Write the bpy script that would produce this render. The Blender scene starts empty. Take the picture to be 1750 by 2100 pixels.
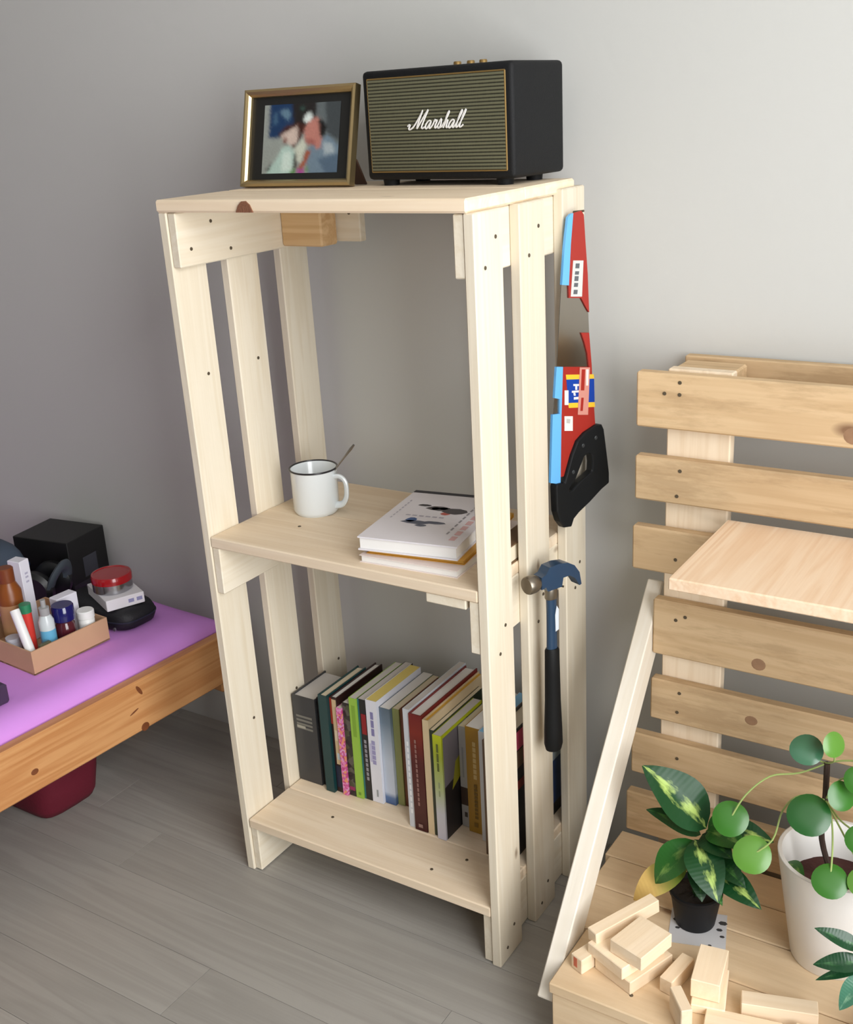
import bpy, bmesh, math, random
from mathutils import Vector, Matrix
from mathutils.geometry import tessellate_polygon

random.seed(7)
scene = bpy.context.scene
COL = scene.collection

# ------------------------------------------------------------------ camera
CAM_R = ((0.844065, 0.53368, -0.052335), (0.140504, -0.314289, -0.938872), (-0.517506, 0.785116, -0.340264))
CAM_C = Vector((1.284674, -1.269649, 1.331637))
CAM_F = 2297.5
cam_data = bpy.data.cameras.new('camera')
cam_data.sensor_fit = 'HORIZONTAL'
cam_data.sensor_width = 36.0
cam_data.lens = CAM_F / 1750.0 * 36.0
cam_data.clip_start = 0.02
cam = bpy.data.objects.new('camera', cam_data)
COL.objects.link(cam)
_r, _d, _f = (Vector(v) for v in CAM_R)
cam.matrix_world = Matrix(((_r.x, -_d.x, -_f.x, CAM_C.x), (_r.y, -_d.y, -_f.y, CAM_C.y), (_r.z, -_d.z, -_f.z, CAM_C.z), (0, 0, 0, 1)))
scene.camera = cam

# ------------------------------------------------------------------ world, window light, exposure
world = bpy.data.worlds.new('daylight'); scene.world = world
world.use_nodes = True
bg = world.node_tree.nodes['Background']
bg.inputs['Color'].default_value = (0.86, 0.92, 1.0, 1)
bg.inputs['Strength'].default_value = 0.6

def area_light(name, loc, target, sx, sy, power, color):
    d = bpy.data.lights.new(name, 'AREA'); d.shape = 'RECTANGLE'; d.size = sx; d.size_y = sy
    d.energy = power; d.color = color
    o = bpy.data.objects.new(name, d); COL.objects.link(o); o.location = loc
    o.rotation_euler = (Vector(target) - Vector(loc)).to_track_quat('-Z', 'Y').to_euler()
    return o
# daylight entering by the window in the right wall
WIN_Y0, WIN_Y1, WIN_Z0, WIN_Z1, WALL_R = -1.95, -0.30, 0.35, 2.60, 2.15
area_light('window_daylight', (WALL_R + 0.10, (WIN_Y0 + WIN_Y1) / 2, (WIN_Z0 + WIN_Z1) / 2), (0, (WIN_Y0 + WIN_Y1) / 2, (WIN_Z0 + WIN_Z1) / 2), 1.58, 2.18, 88, (0.985, 0.992, 1.0))
# weak fill lamp added behind the camera, set at an added rear window
area_light('rear_fill_light', (-0.3, -5.55, 1.5), (-0.3, 0, 1.2), 1.1, 1.2, 2, (0.96, 0.98, 1.0))

vs = scene.view_settings
scene.display_settings.display_device = 'sRGB'
vs.view_transform = 'Standard'; vs.look = 'None'; vs.gamma = 1.0; vs.exposure = 0.0
vs.use_curve_mapping = False

# ------------------------------------------------------------------ helpers
def ray(px, py):
    a = (px - 875) / CAM_F; b = (py - 1050) / CAM_F
    return _r * a + _d * b + _f
def at(px, py, axis, val):
    d = ray(px, py); i = 'XYZ'.index(axis); t = (val - CAM_C[i]) / d[i]
    return CAM_C + d * t

def lin(c):
    def f(v):
        v /= 255.0
        return v / 12.92 if v <= 0.04045 else ((v + 0.055) / 1.055) ** 2.4
    return (f(c[0]), f(c[1]), f(c[2]), 1.0)

MATS = {}
def mat(name, rgb, rough=0.5, metal=0.0, bump=0.0, bscale=200.0, var=0.0, spec=0.5, coat=0.0, trans=0.0, alpha=1.0):
    if name in MATS: return MATS[name]
    m = bpy.data.materials.new(name); m.use_nodes = True
    nt = m.node_tree; b = nt.nodes['Principled BSDF']
    b.inputs['Base Color'].default_value = lin(rgb); b.inputs['Roughness'].default_value = rough
    b.inputs['Metallic'].default_value = metal; b.inputs['Specular IOR Level'].default_value = spec
    b.inputs['Coat Weight'].default_value = coat
    b.inputs['Transmission Weight'].default_value = trans
    tc = nt.nodes.new('ShaderNodeTexCoord')
    if var > 0:
        n = nt.nodes.new('ShaderNodeTexNoise'); n.inputs['Scale'].default_value = bscale * 0.15; n.inputs['Detail'].default_value = 4
        nt.links.new(tc.outputs['Object'], n.inputs['Vector'])
        mix = nt.nodes.new('ShaderNodeMix'); mix.data_type = 'RGBA'
        c = lin(rgb)
        mix.inputs[6].default_value = tuple(min(1, v * (1 - var)) for v in c[:3]) + (1,)
        mix.inputs[7].default_value = tuple(min(1, v * (1 + var)) for v in c[:3]) + (1,)
        nt.links.new(n.outputs['Fac'], mix.inputs[0]); nt.links.new(mix.outputs[2], b.inputs['Base Color'])
    if bump > 0:
        n = nt.nodes.new('ShaderNodeTexNoise'); n.inputs['Scale'].default_value = bscale; n.inputs['Detail'].default_value = 3
        nt.links.new(tc.outputs['Object'], n.inputs['Vector'])
        bp = nt.nodes.new('ShaderNodeBump'); bp.inputs['Strength'].default_value = bump; bp.inputs['Distance'].default_value = 0.002
        nt.links.new(n.outputs['Fac'], bp.inputs['Height']); nt.links.new(bp.outputs['Normal'], b.inputs['Normal'])
    MATS[name] = m
    return m

def wood(name, light, dark, knot, streak=1.0, knots=1.0, rough=0.62, xs=1.5, ys=26.0, patch=0.0):
    """grain runs along the object's local X"""
    m = bpy.data.materials.new(name); m.use_nodes = True
    nt = m.node_tree; L = nt.links; N = nt.nodes
    b = N['Principled BSDF']; b.inputs['Roughness'].default_value = rough; b.inputs['Specular IOR Level'].default_value = 0.3
    tc = N.new('ShaderNodeTexCoord'); oi = N.new('ShaderNodeObjectInfo')
    mul = N.new('ShaderNodeMath'); mul.operation = 'MULTIPLY'; mul.inputs[1].default_value = 37.0
    L.new(oi.outputs['Random'], mul.inputs[0])
    add = N.new('ShaderNodeVectorMath'); add.operation = 'ADD'
    L.new(tc.outputs['Object'], add.inputs[0]); L.new(mul.outputs[0], add.inputs[1])
    # broad figure
    mp = N.new('ShaderNodeMapping'); mp.inputs['Scale'].default_value = (xs, ys, ys)
    L.new(add.outputs[0], mp.inputs['Vector'])
    n1 = N.new('ShaderNodeTexNoise'); n1.inputs['Scale'].default_value = 1.0; n1.inputs['Detail'].default_value = 3; n1.inputs['Distortion'].default_value = 0.6
    L.new(mp.outputs[0], n1.inputs['Vector'])
    # rings
    w = N.new('ShaderNodeMath'); w.operation = 'MULTIPLY'; w.inputs[1].default_value = 30.0; L.new(n1.outputs['Fac'], w.inputs[0])
    s = N.new('ShaderNodeMath'); s.operation = 'SINE'; L.new(w.outputs[0], s.inputs[0])
    s2 = N.new('ShaderNodeMath'); s2.operation = 'MULTIPLY_ADD'; s2.inputs[1].default_value = 0.16 * streak; s2.inputs[2].default_value = 0.0; L.new(s.outputs[0], s2.inputs[0])
    # fine fibres
    mp2 = N.new('ShaderNodeMapping'); mp2.inputs['Scale'].default_value = (6, 260, 260); L.new(add.outputs[0], mp2.inputs['Vector'])
    n2 = N.new('ShaderNodeTexNoise'); n2.inputs['Scale'].default_value = 1.0; n2.inputs['Detail'].default_value = 2; L.new(mp2.outputs[0], n2.inputs['Vector'])
    f2 = N.new('ShaderNodeMath'); f2.operation = 'MULTIPLY_ADD'; f2.inputs[1].default_value = 0.35 * streak; L.new(n2.outputs['Fac'], f2.inputs[0]); L.new(s2.outputs[0], f2.inputs[2])
    f3 = N.new('ShaderNodeMath'); f3.operation = 'MULTIPLY_ADD'; f3.inputs[1].default_value = 0.55; L.new(n1.outputs['Fac'], f3.inputs[0]); L.new(f2.outputs[0], f3.inputs[2])
    ramp = N.new('ShaderNodeValToRGB'); ramp.color_ramp.elements[0].position = 0.25; ramp.color_ramp.elements[0].color = lin(light)
    ramp.color_ramp.elements[1].position = 0.85; ramp.color_ramp.elements[1].color = lin(dark)
    L.new(f3.outputs[0], ramp.inputs[0])
    # knots
    mp3 = N.new('ShaderNodeMapping'); mp3.inputs['Scale'].default_value = (4.5, 9.0, 9.0); L.new(add.outputs[0], mp3.inputs['Vector'])
    v = N.new('ShaderNodeTexVoronoi'); v.inputs['Scale'].default_value = 1.0; L.new(mp3.outputs[0], v.inputs['Vector'])
    kr = N.new('ShaderNodeMapRange'); kr.inputs['From Min'].default_value = 0.05 * knots; kr.inputs['From Max'].default_value = 0.13 * knots + 1e-4
    kr.inputs['To Min'].default_value = 0.85 if knots > 0 else 0.0; kr.inputs['To Max'].default_value = 0.0; L.new(v.outputs['Distance'], kr.inputs['Value'])
    mx = N.new('ShaderNodeMix'); mx.data_type = 'RGBA'; mx.inputs[7].default_value = lin(knot)
    L.new(kr.outputs[0], mx.inputs[0]); L.new(ramp.outputs[0], mx.inputs[6])
    src = mx.outputs[2]
    if patch > 0:      # weathered and stained areas
        mp4 = N.new('ShaderNodeMapping'); mp4.inputs['Scale'].default_value = (7.0, 34.0, 34.0); L.new(add.outputs[0], mp4.inputs['Vector'])
        n4 = N.new('ShaderNodeTexNoise'); n4.inputs['Scale'].default_value = 1.0; n4.inputs['Detail'].default_value = 6; n4.inputs['Roughness'].default_value = 0.65; L.new(mp4.outputs[0], n4.inputs['Vector'])
        pr = N.new('ShaderNodeMapRange'); pr.inputs['From Min'].default_value = 0.50; pr.inputs['From Max'].default_value = 0.62; pr.inputs['To Max'].default_value = patch; L.new(n4.outputs['Fac'], pr.inputs['Value'])
        m4 = N.new('ShaderNodeMix'); m4.data_type = 'RGBA'; m4.inputs[7].default_value = lin(tuple(int(v * 0.90) for v in dark)); L.new(pr.outputs[0], m4.inputs[0]); L.new(src, m4.inputs[6]); src = m4.outputs[2]
    # board to board tone
    hsv = N.new('ShaderNodeHueSaturation'); mr = N.new('ShaderNodeMapRange'); mr.inputs['To Min'].default_value = 0.90; mr.inputs['To Max'].default_value = 1.06
    L.new(oi.outputs['Random'], mr.inputs['Value']); L.new(mr.outputs[0], hsv.inputs['Value']); L.new(src, hsv.inputs['Color'])
    L.new(hsv.outputs[0], b.inputs['Base Color'])
    bp = N.new('ShaderNodeBump'); bp.inputs['Strength'].default_value = 0.25; bp.inputs['Distance'].default_value = 0.001
    L.new(n2.outputs['Fac'], bp.inputs['Height']); L.new(bp.outputs['Normal'], b.inputs['Normal'])
    return m

def new_obj(name, me, m=None, parent=None, world=True):
    o = bpy.data.objects.new(name, me); COL.objects.link(o)
    if m is not None and me is not None and not me.materials: me.materials.append(m)
    if parent is not None:
        o.parent = parent
        if world: o.matrix_parent_inverse = Matrix.Translation(parent.location).inverted()
    return o

def tag(o, label, cat, group=None):
    o['label'] = label; o['category'] = cat
    if group: o['group'] = group
    return o

def thing(name, label, cat, loc=(0, 0, 0), rz=0.0, group=None):
    o = bpy.data.objects.new(name, None); COL.objects.link(o)
    o.empty_display_size = 0.05
    o.location = loc; o.rotation_euler = (0, 0, rz)
    return tag(o, label, cat, group)

def finish(bm, name, smooth=False, angle=None):
    bmesh.ops.recalc_face_normals(bm, faces=bm.faces[:])
    me = bpy.data.meshes.new(name); bm.to_mesh(me); bm.free()
    if smooth:
        for p in me.polygons: p.use_smooth = True
        if angle: me.set_sharp_from_angle(angle=math.radians(angle))
    return me

_box_cache = {}
def box_mesh(name, L, W, T, bev=0.0015, m=None, seg=1):
    key = (round(L, 5), round(W, 5), round(T, 5), bev, m.name if m else '', seg)
    if key in _box_cache: return _box_cache[key]
    bm = bmesh.new(); bmesh.ops.create_cube(bm, size=1.0)
    for v in bm.verts: v.co = Vector((v.co.x * L, v.co.y * W, v.co.z * T))
    if bev > 0:
        bmesh.ops.bevel(bm, geom=bm.edges[:], offset=min(bev, 0.45 * min(L, W, T)), segments=seg, affect='EDGES', profile=0.5)
    me = finish(bm, name, seg > 1, 40)
    if m: me.materials.append(m)
    _box_cache[key] = me
    return me

def box(name, center, size, m, parent=None, bev=0.0015, rot=(0, 0, 0), world=True, seg=1):
    me = box_mesh(name, size[0], size[1], size[2], bev, m, seg)
    o = new_obj(name, me, m, parent, world); o.location = center; o.rotation_euler = rot
    return o

def board(name, p0, p1, wdir, w, t, m, parent=None, bev=0.0018, world=True):
    """plank from p0 to p1 (centre line); width w along wdir, thickness t"""
    p0 = Vector(p0); p1 = Vector(p1); x = (p1 - p0); L = x.length; x.normalize()
    y = Vector(wdir); y = (y - x * y.dot(x)).normalized(); z = x.cross(y)
    me = box_mesh(name, L, w, t, bev, m)
    o = new_obj(name, me, m, parent, world)
    M = Matrix((x, y, z)).transposed().to_4x4(); M.translation = (p0 + p1) / 2
    o.matrix_basis = M
    return o

def lathe(bm, prof, seg=32, M=Matrix(), cap0=False, cap1=False):
    rings = []
    for r, z in prof:
        rings.append([bm.verts.new(M @ Vector((r * math.cos(2 * math.pi * i / seg), r * math.sin(2 * math.pi * i / seg), z))) for i in range(seg)])
    for a, b in zip(rings, rings[1:]):
        for i in range(seg): bm.faces.new((a[i], a[(i + 1) % seg], b[(i + 1) % seg], b[i]))
    if cap0: bm.faces.new(list(reversed(rings[0])))
    if cap1: bm.faces.new(rings[-1])

def tube(bm, pts, rad, seg=8, cap=True, flat=1.0, up=Vector((0, 0, 1))):
    pts = [Vector(p) for p in pts]; n = len(pts)
    rs = rad if isinstance(rad, (list, tuple)) else [rad] * n
    rings = []; prev = None
    for i, p in enumerate(pts):
        t = (pts[min(i + 1, n - 1)] - pts[max(i - 1, 0)]).normalized()
        a = prev if prev is not None else (up if abs(t.dot(up)) < 0.95 else Vector((1, 0, 0)))
        a = (a - t * a.dot(t)).normalized(); b = t.cross(a); prev = a
        rings.append([bm.verts.new(p + (a * math.cos(2 * math.pi * k / seg) + b * math.sin(2 * math.pi * k / seg) * flat) * rs[i]) for k in range(seg)])
    for r0, r1 in zip(rings, rings[1:]):
        for k in range(seg): bm.faces.new((r0[k], r0[(k + 1) % seg], r1[(k + 1) % seg], r1[k]))
    if cap:
        bm.faces.new(list(reversed(rings[0]))); bm.faces.new(rings[-1])

def catmull(pts, k=6):
    pts = [Vector(p) for p in pts]; out = []
    for i in range(len(pts) - 1):
        p0 = pts[max(i - 1, 0)]; p1 = pts[i]; p2 = pts[i + 1]; p3 = pts[min(i + 2, len(pts) - 1)]
        for j in range(k):
            t = j / k
            out.append(0.5 * ((2 * p1) + (p2 - p0) * t + (2 * p0 - 5 * p1 + 4 * p2 - p3) * t * t + (3 * p1 - p0 - 3 * p2 + p3) * t ** 3))
    out.append(pts[-1]); return out

def prism(bm, poly, d0, d1, M=Matrix(), holes=()):
    """poly: list of (x,z); extruded along local y from d0 to d1"""
    loops = [list(poly)] + [list(h) for h in holes]
    flat = [Vector((x, z, 0)) for l in loops for x, z in l]
    tris = tessellate_polygon([[Vector((x, z, 0)) for x, z in l] for l in loops])
    a = [bm.verts.new(M @ Vector((v.x, d0, v.y))) for v in flat]
    b = [bm.verts.new(M @ Vector((v.x, d1, v.y))) for v in flat]
    for t in tris:
        try:
            bm.faces.new([a[i] for i in t]); bm.faces.new([b[i] for i in reversed(t)])
        except ValueError: pass
    s = 0
    for l in loops:
        n = len(l)
        for i in range(n):
            j = (i + 1) % n
            bm.faces.new((a[s + i], a[s + j], b[s + j], b[s + i]))
        s += n

def mesh_from(fn, name, smooth=False, angle=None):
    bm = bmesh.new(); fn(bm); return finish(bm, name, smooth, angle)

def mesh_obj(name, fn, m, parent=None, smooth=True, angle=40, world=True):
    return new_obj(name, mesh_from(fn, name, smooth, angle), m, parent, world)

# ------------------------------------------------------------------ materials
POST = wood('pale_pine', (233, 223, 203), (215, 199, 170), (128, 100, 72), 0.6, 0.5)
SHELF = wood('shelf_pine', (245, 226, 199), (228, 203, 170), (126, 86, 58), 0.7, 0.75)
ROUGHPINE = wood('rough_pallet_pine', (208, 180, 142), (186, 155, 116), (112, 78, 56), 0.9, 0.9, 0.75, patch=0.5)
PLANED = wood('planed_pine', (236, 212, 184), (222, 186, 150), (150, 100, 70), 1.0, 0.0, 0.5, 1.4, 24)
BENCH = wood('bench_pine', (230, 204, 168), (213, 182, 142), (122, 86, 58), 0.5, 0.7, patch=0.15)
OFFCUT = wood('offcut_pine', (247, 226, 196), (236, 209, 172), (150, 110, 70), 0.7, 0.0)
BEDWOOD = wood('honey_pine', (214, 158, 104), (186, 122, 70), (96, 46, 20), 1.0, 1.1, 0.42)
FLOORWOOD = wood('grey_laminate', (168, 164, 157), (140, 136, 129), (120, 112, 106), 0.6, 0.0, 0.5, 1.2, 18)
WALL = mat('wall_plaster', (200, 200, 196), 0.9, bump=0.12, bscale=60, spec=0.2)
CEIL = mat('ceiling_white', (225, 222, 216), 0.9)
NAIL = mat('nail_head', (95, 84, 68), 0.5, metal=0.4)
BLACKV = mat('black_vinyl', (15, 16, 18), 0.6, bump=0.3, bscale=900, spec=0.3)
GOLD = mat('gold_piping', (150, 122, 72), 0.5, metal=0.6)
WHITE = mat('white_paint', (238, 238, 236), 0.4)
PAGES = mat('book_pages', (222, 214, 198), 0.85, var=0.06, bscale=900)

# ------------------------------------------------------------------ room
ROOM = dict(x0=-3.6, x1=WALL_R, y0=-5.5, y1=0.385, h=2.75)
def struct(o): o['kind'] = 'structure'; return o
R_ = ROOM
cx = (R_['x0'] + R_['x1']) / 2; cy = (R_['y0'] + R_['y1']) / 2
floor = struct(box('floor', (cx, cy, -0.034), (R_['x1'] - R_['x0'] + 0.2, R_['y1'] - R_['y0'] + 0.2, 0.06), mat('subfloor', (60, 56, 52), 0.9), bev=0))
PW, PL = 0.1170, 1.10
row = 0; y = R_['y1'] - 0.0005
y = 0.0 + PW * 4
rowoff = {0: 0.12, 1: 0.12}
k = 0
box('floor_covering', (cx, (R_['y0'] - PW * 21) / 2, -0.002), (R_['x1'] - R_['x0'], -PW * 21 - R_['y0'] - 0.001, 0.004), FLOORWOOD, floor, bev=0)
for r in range(-4, 21):
    yc = -PW * (r + 0.5)
    if yc - PW / 2 < R_['y0']: break
    ytop = min(yc + PW / 2, R_['y1']); ybot = yc - PW / 2
    if ytop - ybot < 0.01: continue
    # board ends seen in the photograph: x=-0.225 in the row ahead of the bookcase, x=0.12 two rows nearer
    off = {0: -0.225, 1: 0.52, 2: 0.12, 3: -0.42}.get(r, ((r * 0.371) % 1.0) * PL)
    xs = off - PL * 6
    while xs < R_['x1']:
        a = max(xs, R_['x0']); b_ = min(xs + PL, R_['x1'])
        if b_ - a > 0.03:
            box('floor_plank', ((a + b_) / 2, (ytop + ybot) / 2, -0.002), (b_ - a - 0.0008, ytop - ybot - 0.0007, 0.004), FLOORWOOD, floor, bev=0.0002)
        xs += PL
wt = 0.1
struct(box('wall_back', (cx, R_['y1'] + wt / 2, R_['h'] / 2 - 0.02), (R_['x1'] - R_['x0'] + 0.4, wt, R_['h'] + 0.1), WALL, bev=0))
struct(box('wall_left', (R_['x0'] - wt / 2, cy, R_['h'] / 2), (wt, R_['y1'] - R_['y0'], R_['h']), WALL, bev=0))
struct(box('ceiling', (cx, cy, R_['h'] + 0.03), (R_['x1'] - R_['x0'] + 0.4, R_['y1'] - R_['y0'] + 0.4, 0.06), CEIL, bev=0))
def wall_hole(name, fixed, axis, a0, a1, h0, h1, o0, o1):
    bm = bmesh.new()
    M = Matrix() if axis == 'y' else Matrix.Rotation(math.pi / 2, 4, 'Z')
    prism(bm, [(a0, 0), (a1, 0), (a1, R_['h']), (a0, R_['h'])], 0, wt, M, [[(o0, h0), (o1, h0), (o1, h1), (o0, h1)]])
    me = finish(bm, name); o = new_obj(name, me, WALL); return struct(o)
wr = wall_hole('wall_right', 0, 'x', R_['y0'], R_['y1'], WIN_Z0, WIN_Z1, WIN_Y0, WIN_Y1)
wr.location = (R_['x1'] + wt, 0, 0)
wf = wall_hole('wall_front', 0, 'y', R_['x0'], R_['x1'], 0.85, 2.15, -0.9, 0.3)  # opening added for the fill lamp behind the camera
wf.location = (0, R_['y0'] - wt, 0)
def window_frame(name, loc, w, h, rz):
    o = thing(name, 'white window frame', 'window', loc, rz); del o['label']; del o['category']; o['kind'] = 'structure'
    for nm, c, s in (('window_rail', (0, 0, -h / 2 + 0.025), (w, 0.05, 0.05)), ('window_rail', (0, 0, h / 2 - 0.025), (w, 0.05, 0.05)),
                     ('window_stile', (-w / 2 + 0.025, 0, 0), (0.05, 0.05, h - 0.1)), ('window_stile', (w / 2 - 0.025, 0, 0), (0.05, 0.05, h - 0.1))):
        box(nm, c, s, WHITE, o, world=False)
    return o
window_frame('window_1', (R_['x1'] + 0.05, (WIN_Y0 + WIN_Y1) / 2, (WIN_Z0 + WIN_Z1) / 2), WIN_Y1 - WIN_Y0, WIN_Z1 - WIN_Z0, math.pi / 2)
window_frame('added_rear_window', (-0.3, R_['y0'] - 0.05, 1.5), 1.2, 1.3, 0)  # frame of the added rear window, unseen, goes with the fill lamp

# ------------------------------------------------------------------ pallet bookcase
W, T, H = 0.5442, 0.0165, 1.2
PB = 0.0755                       # post width
POSTY = (0.0, 0.1245, 0.2595)     # front edges of the three posts of a side
ZB, ZM, ZT = 0.113, 0.6705, 1.219
CH = 0.084
WTOP = -0.014                     # the left side leans outwards a little
case = thing('pallet_bookcase', 'tall open bookcase of pale pallet boards with three shelves, standing against the wall', 'bookcase', (W / 2, 0.17, 0))

def nail_mesh():
    bm = bmesh.new(); lathe(bm, [(0.0030, 0), (0.0026, 0.0012)], 10, cap0=True, cap1=True); return finish(bm, 'nail')
NAILME = nail_mesh(); NAILME.materials.append(NAIL)
def nails(parent_board, spots, side):
    """spots in the board's own (length, width) coordinates; side +1/-1 = which broad face"""
    t = max(abs(v.co.z) for v in parent_board.data.vertices)
    for a, b_ in spots:
        n = bpy.data.objects.new('nail', NAILME); COL.objects.link(n); n.parent = parent_board
        n.location = (a, b_, side * (t - 0.0002)); n.rotation_euler = (0 if side > 0 else math.pi, 0, 0)

for i, y0 in enumerate(POSTY):
    yc = y0 + PB / 2
    p = board('post', (T / 2, yc, 0), (T / 2 + WTOP, yc, H), (0, 1, 0), PB, T, POST, case)
    nails(p, [(-0.30, 0.012), (0.05, -0.01), (0.34, 0.01)][: (3 if i < 2 else 1)], -1 if (p.matrix_basis.col[2].xyz.x < 0) else 1)
    top = H if i < 2 else H + 0.008
    p = board('post', (W - T / 2, yc, 0), (W - T / 2, yc, top), (0, 1, 0), PB, T, POST, case)
    nails(p, [(0.565, 0.018), (0.528, -0.012), (0.0, 0.012), (-0.04, -0.006), (-0.545, 0.01), (-0.575, -0.014)], 1 if (p.matrix_basis.col[2].xyz.x > 0) else -1)
YE = POSTY[2] + PB
def cross(side, z0, z1, y0=0.0, y1=None, m=POST):
    y1 = YE if y1 is None else y1
    zc = (z0 + z1) / 2
    if side == 'L': x = T + T / 2 + WTOP * zc / H
    else: x = W - T - T / 2
    return board('cross_board', (x, y0, zc), (x, y1, zc), (0, 0, 1), z1 - z0, T, m, case)
c = cross('L', H - CH, H - 0.001, 0.002); nails(c, [(-0.14, -0.015), (-0.09, 0.022), (-0.05, -0.025)], 1 if c.matrix_basis.col[2].xyz.x > 0 else -1)
cross('R', H - CH, H - 0.001, 0.002)
SB = 0.019
cross('L', ZM - SB - CH, ZM - SB, 0.002); cross('R', ZM - SB - CH, ZM - SB, 0.002)
cross('L', 0.002, ZB - SB, 0.004); cross('R', 0.002, ZB - SB, 0.004)
# shelves: planks side by side
def shelf(z, x0, x1, ysplits, m, y_gap=0.0008, dz=(0, 0, 0)):
    out = []
    for i, (a, b_) in enumerate(zip(ysplits, ysplits[1:])):
        out.append(board('shelf_plank', (x0, (a + b_) / 2, z - SB / 2 - dz[i]), (x1, (a + b_) / 2, z - SB / 2 - dz[i]), (0, 1, 0), b_ - a - y_gap, SB, m, case, bev=0.002))
    return out
s = shelf(ZB, T + 0.0005, W - T - 0.0005, (0.0, 0.118, 0.228, 0.335), SHELF, dz=(0, 0.001, 0.0005))
nails(s[0], [(-0.12, 0.02), (0.12, -0.02), (0.16, 0.03)], 1); nails(s[1], [(-0.19, 0.01)], 1)
s = shelf(ZM, T + WTOP * 0.56 + 0.0005, W - T - 0.0005, (0.0, 0.17, 0.335), SHELF, dz=(0, 0.0008, 0))
nails(s[0], [(-0.15, 0.02)], 1)
# top: two planks, overhanging the left side and stopping short at the back
TS = ZT - H
for a, b_, x0, x1 in ((-0.003, 0.160, WTOP - 0.001, W - 0.008), (0.161, 0.322, WTOP - 0.001, W - 0.010)):
    board('top_plank', (x0, (a + b_) / 2, H + TS / 2), (x1, (a + b_) / 2, H + TS / 2), (0, 1, 0), b_ - a, TS - 0.0003, SHELF, case, bev=0.003)
def wedge(bm):     # chip of bark on the front edge of the top
    prism(bm, [(-0.016, -0.0085), (0.016, -0.0085), (0.011, 0.002), (0.004, 0.0075), (-0.004, 0.0070), (-0.011, 0.001)], 0.0, 0.0022)
o = mesh_obj('bark_patch', wedge, mat('bark', (128, 84, 60), 0.9, bump=0.6, bscale=300), case, False); o.location = (0.165, -0.005, H + TS / 2)
# stub block and short rear rail under the top, by the left side
box('corner_block', (T * 2 + 0.043 + WTOP, 0.271, H - 0.041), (0.086, 0.045, 0.080), wood('block_pine', (212, 180, 136), (186, 146, 100), (110, 76, 50), 1.0, 0.5), case, bev=0.003)
b = board('rear_rail', (T * 2 + WTOP + 0.001, 0.303, H - 0.040), (0.152, 0.303, H - 0.040), (0, 0, 1), 0.074, 0.017, POST, case)
nails(b, [(0.045, 0.01)], -1 if b.matrix_basis.col[2].xyz.y > 0 else 1)
# cleat under the middle shelf by the right side
board('cleat', (0.470, 0.004, ZM - SB - 0.0085), (0.470, 0.32, ZM - SB - 0.0085), (1, 0, 0), 0.070, 0.0165, POST, case)

# ------------------------------------------------------------------ pallet plant stand
stand = thing('pallet_plant_stand', 'pine plant stand with slatted pallet back, low bench and diagonal brace, right of bookcase', 'plant stand', (1.0, 0.12, 0))
YF = 0.258; ST = 0.020; XR = 1.42
def slat(x0, z0, z1, m=ROUGHPINE, y=YF, x1=XR, z0r=None, z1r=None, th=ST):
    return board('slat', (x0, y + th / 2, (z0 + z1) / 2), (x1, y + th / 2, ((z0 if z0r is None else z0r) + (z1 if z1r is None else z1r)) / 2), (0, 0, 1), z1 - z0, th, m, stand, bev=0.0025)
slats = [(0.662, 0.8645, 0.948), (0.661, 0.749, 0.819), (0.658, 0.633, 0.705), (0.694, 0.492, 0.587), (0.692, 0.374, 0.447), (0.660, 0.262, 0.338), (0.652, 0.1445, 0.222)]
nl = [[(-0.335, 0.012), (-0.312, 0.012), (-0.312, 0.030)], [(-0.308, 0.018), (-0.312, -0.022)], [(-0.31, -0.01)], [(-0.325, 0.018), (-0.31, 0.026)], [(-0.315, 0.02), (-0.318, -0.015)], [(-0.30, 0.01)], []]
slat_objs = []
for (x0, z0, z1), nn in zip(slats, nl):
    o = slat(x0, z0, z1); slat_objs.append(o)
    nails(o, nn, 1 if o.matrix_basis.col[2].xyz.y < 0 else -1)
# uprights behind the slats, blocks, rear boards
for xa, xb in ((0.703, 0.800), (1.22, 1.32)):
    board('upright', ((xa + xb) / 2, YF + ST + 0.0105, 0.0), ((xa + xb) / 2, YF + ST + 0.0105, 0.951), (1, 0, 0), xb - xa, 0.0205, SHELF, stand)
    box('spacer_block', ((xa + xb) / 2, YF + ST + 0.021 + 0.027, 0.90), (xb - xa - 0.004, 0.053, 0.098), ROUGHPINE, stand, bev=0.003)
    box('spacer_block', ((xa + xb) / 2, YF + ST + 0.021 + 0.027, 0.08), (xb - xa - 0.004, 0.053, 0.098), ROUGHPINE, stand, bev=0.003)
board('rear_board', (0.700, 0.366, 0.908), (XR, 0.366, 0.908), (0, 0, 1), 0.092, 0.018, ROUGHPINE, stand)
board('rear_board', (0.700, 0.366, 0.08), (XR, 0.366, 0.08), (0, 0, 1), 0.092, 0.018, ROUGHPINE, stand)
# inserted planed shelf
board('shelf_plank', (1.0525, 0.023, 0.7265), (1.0525, 0.263, 0.7265), (1, 0, 0), 0.495, 0.0175, PLANED, stand)
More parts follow.
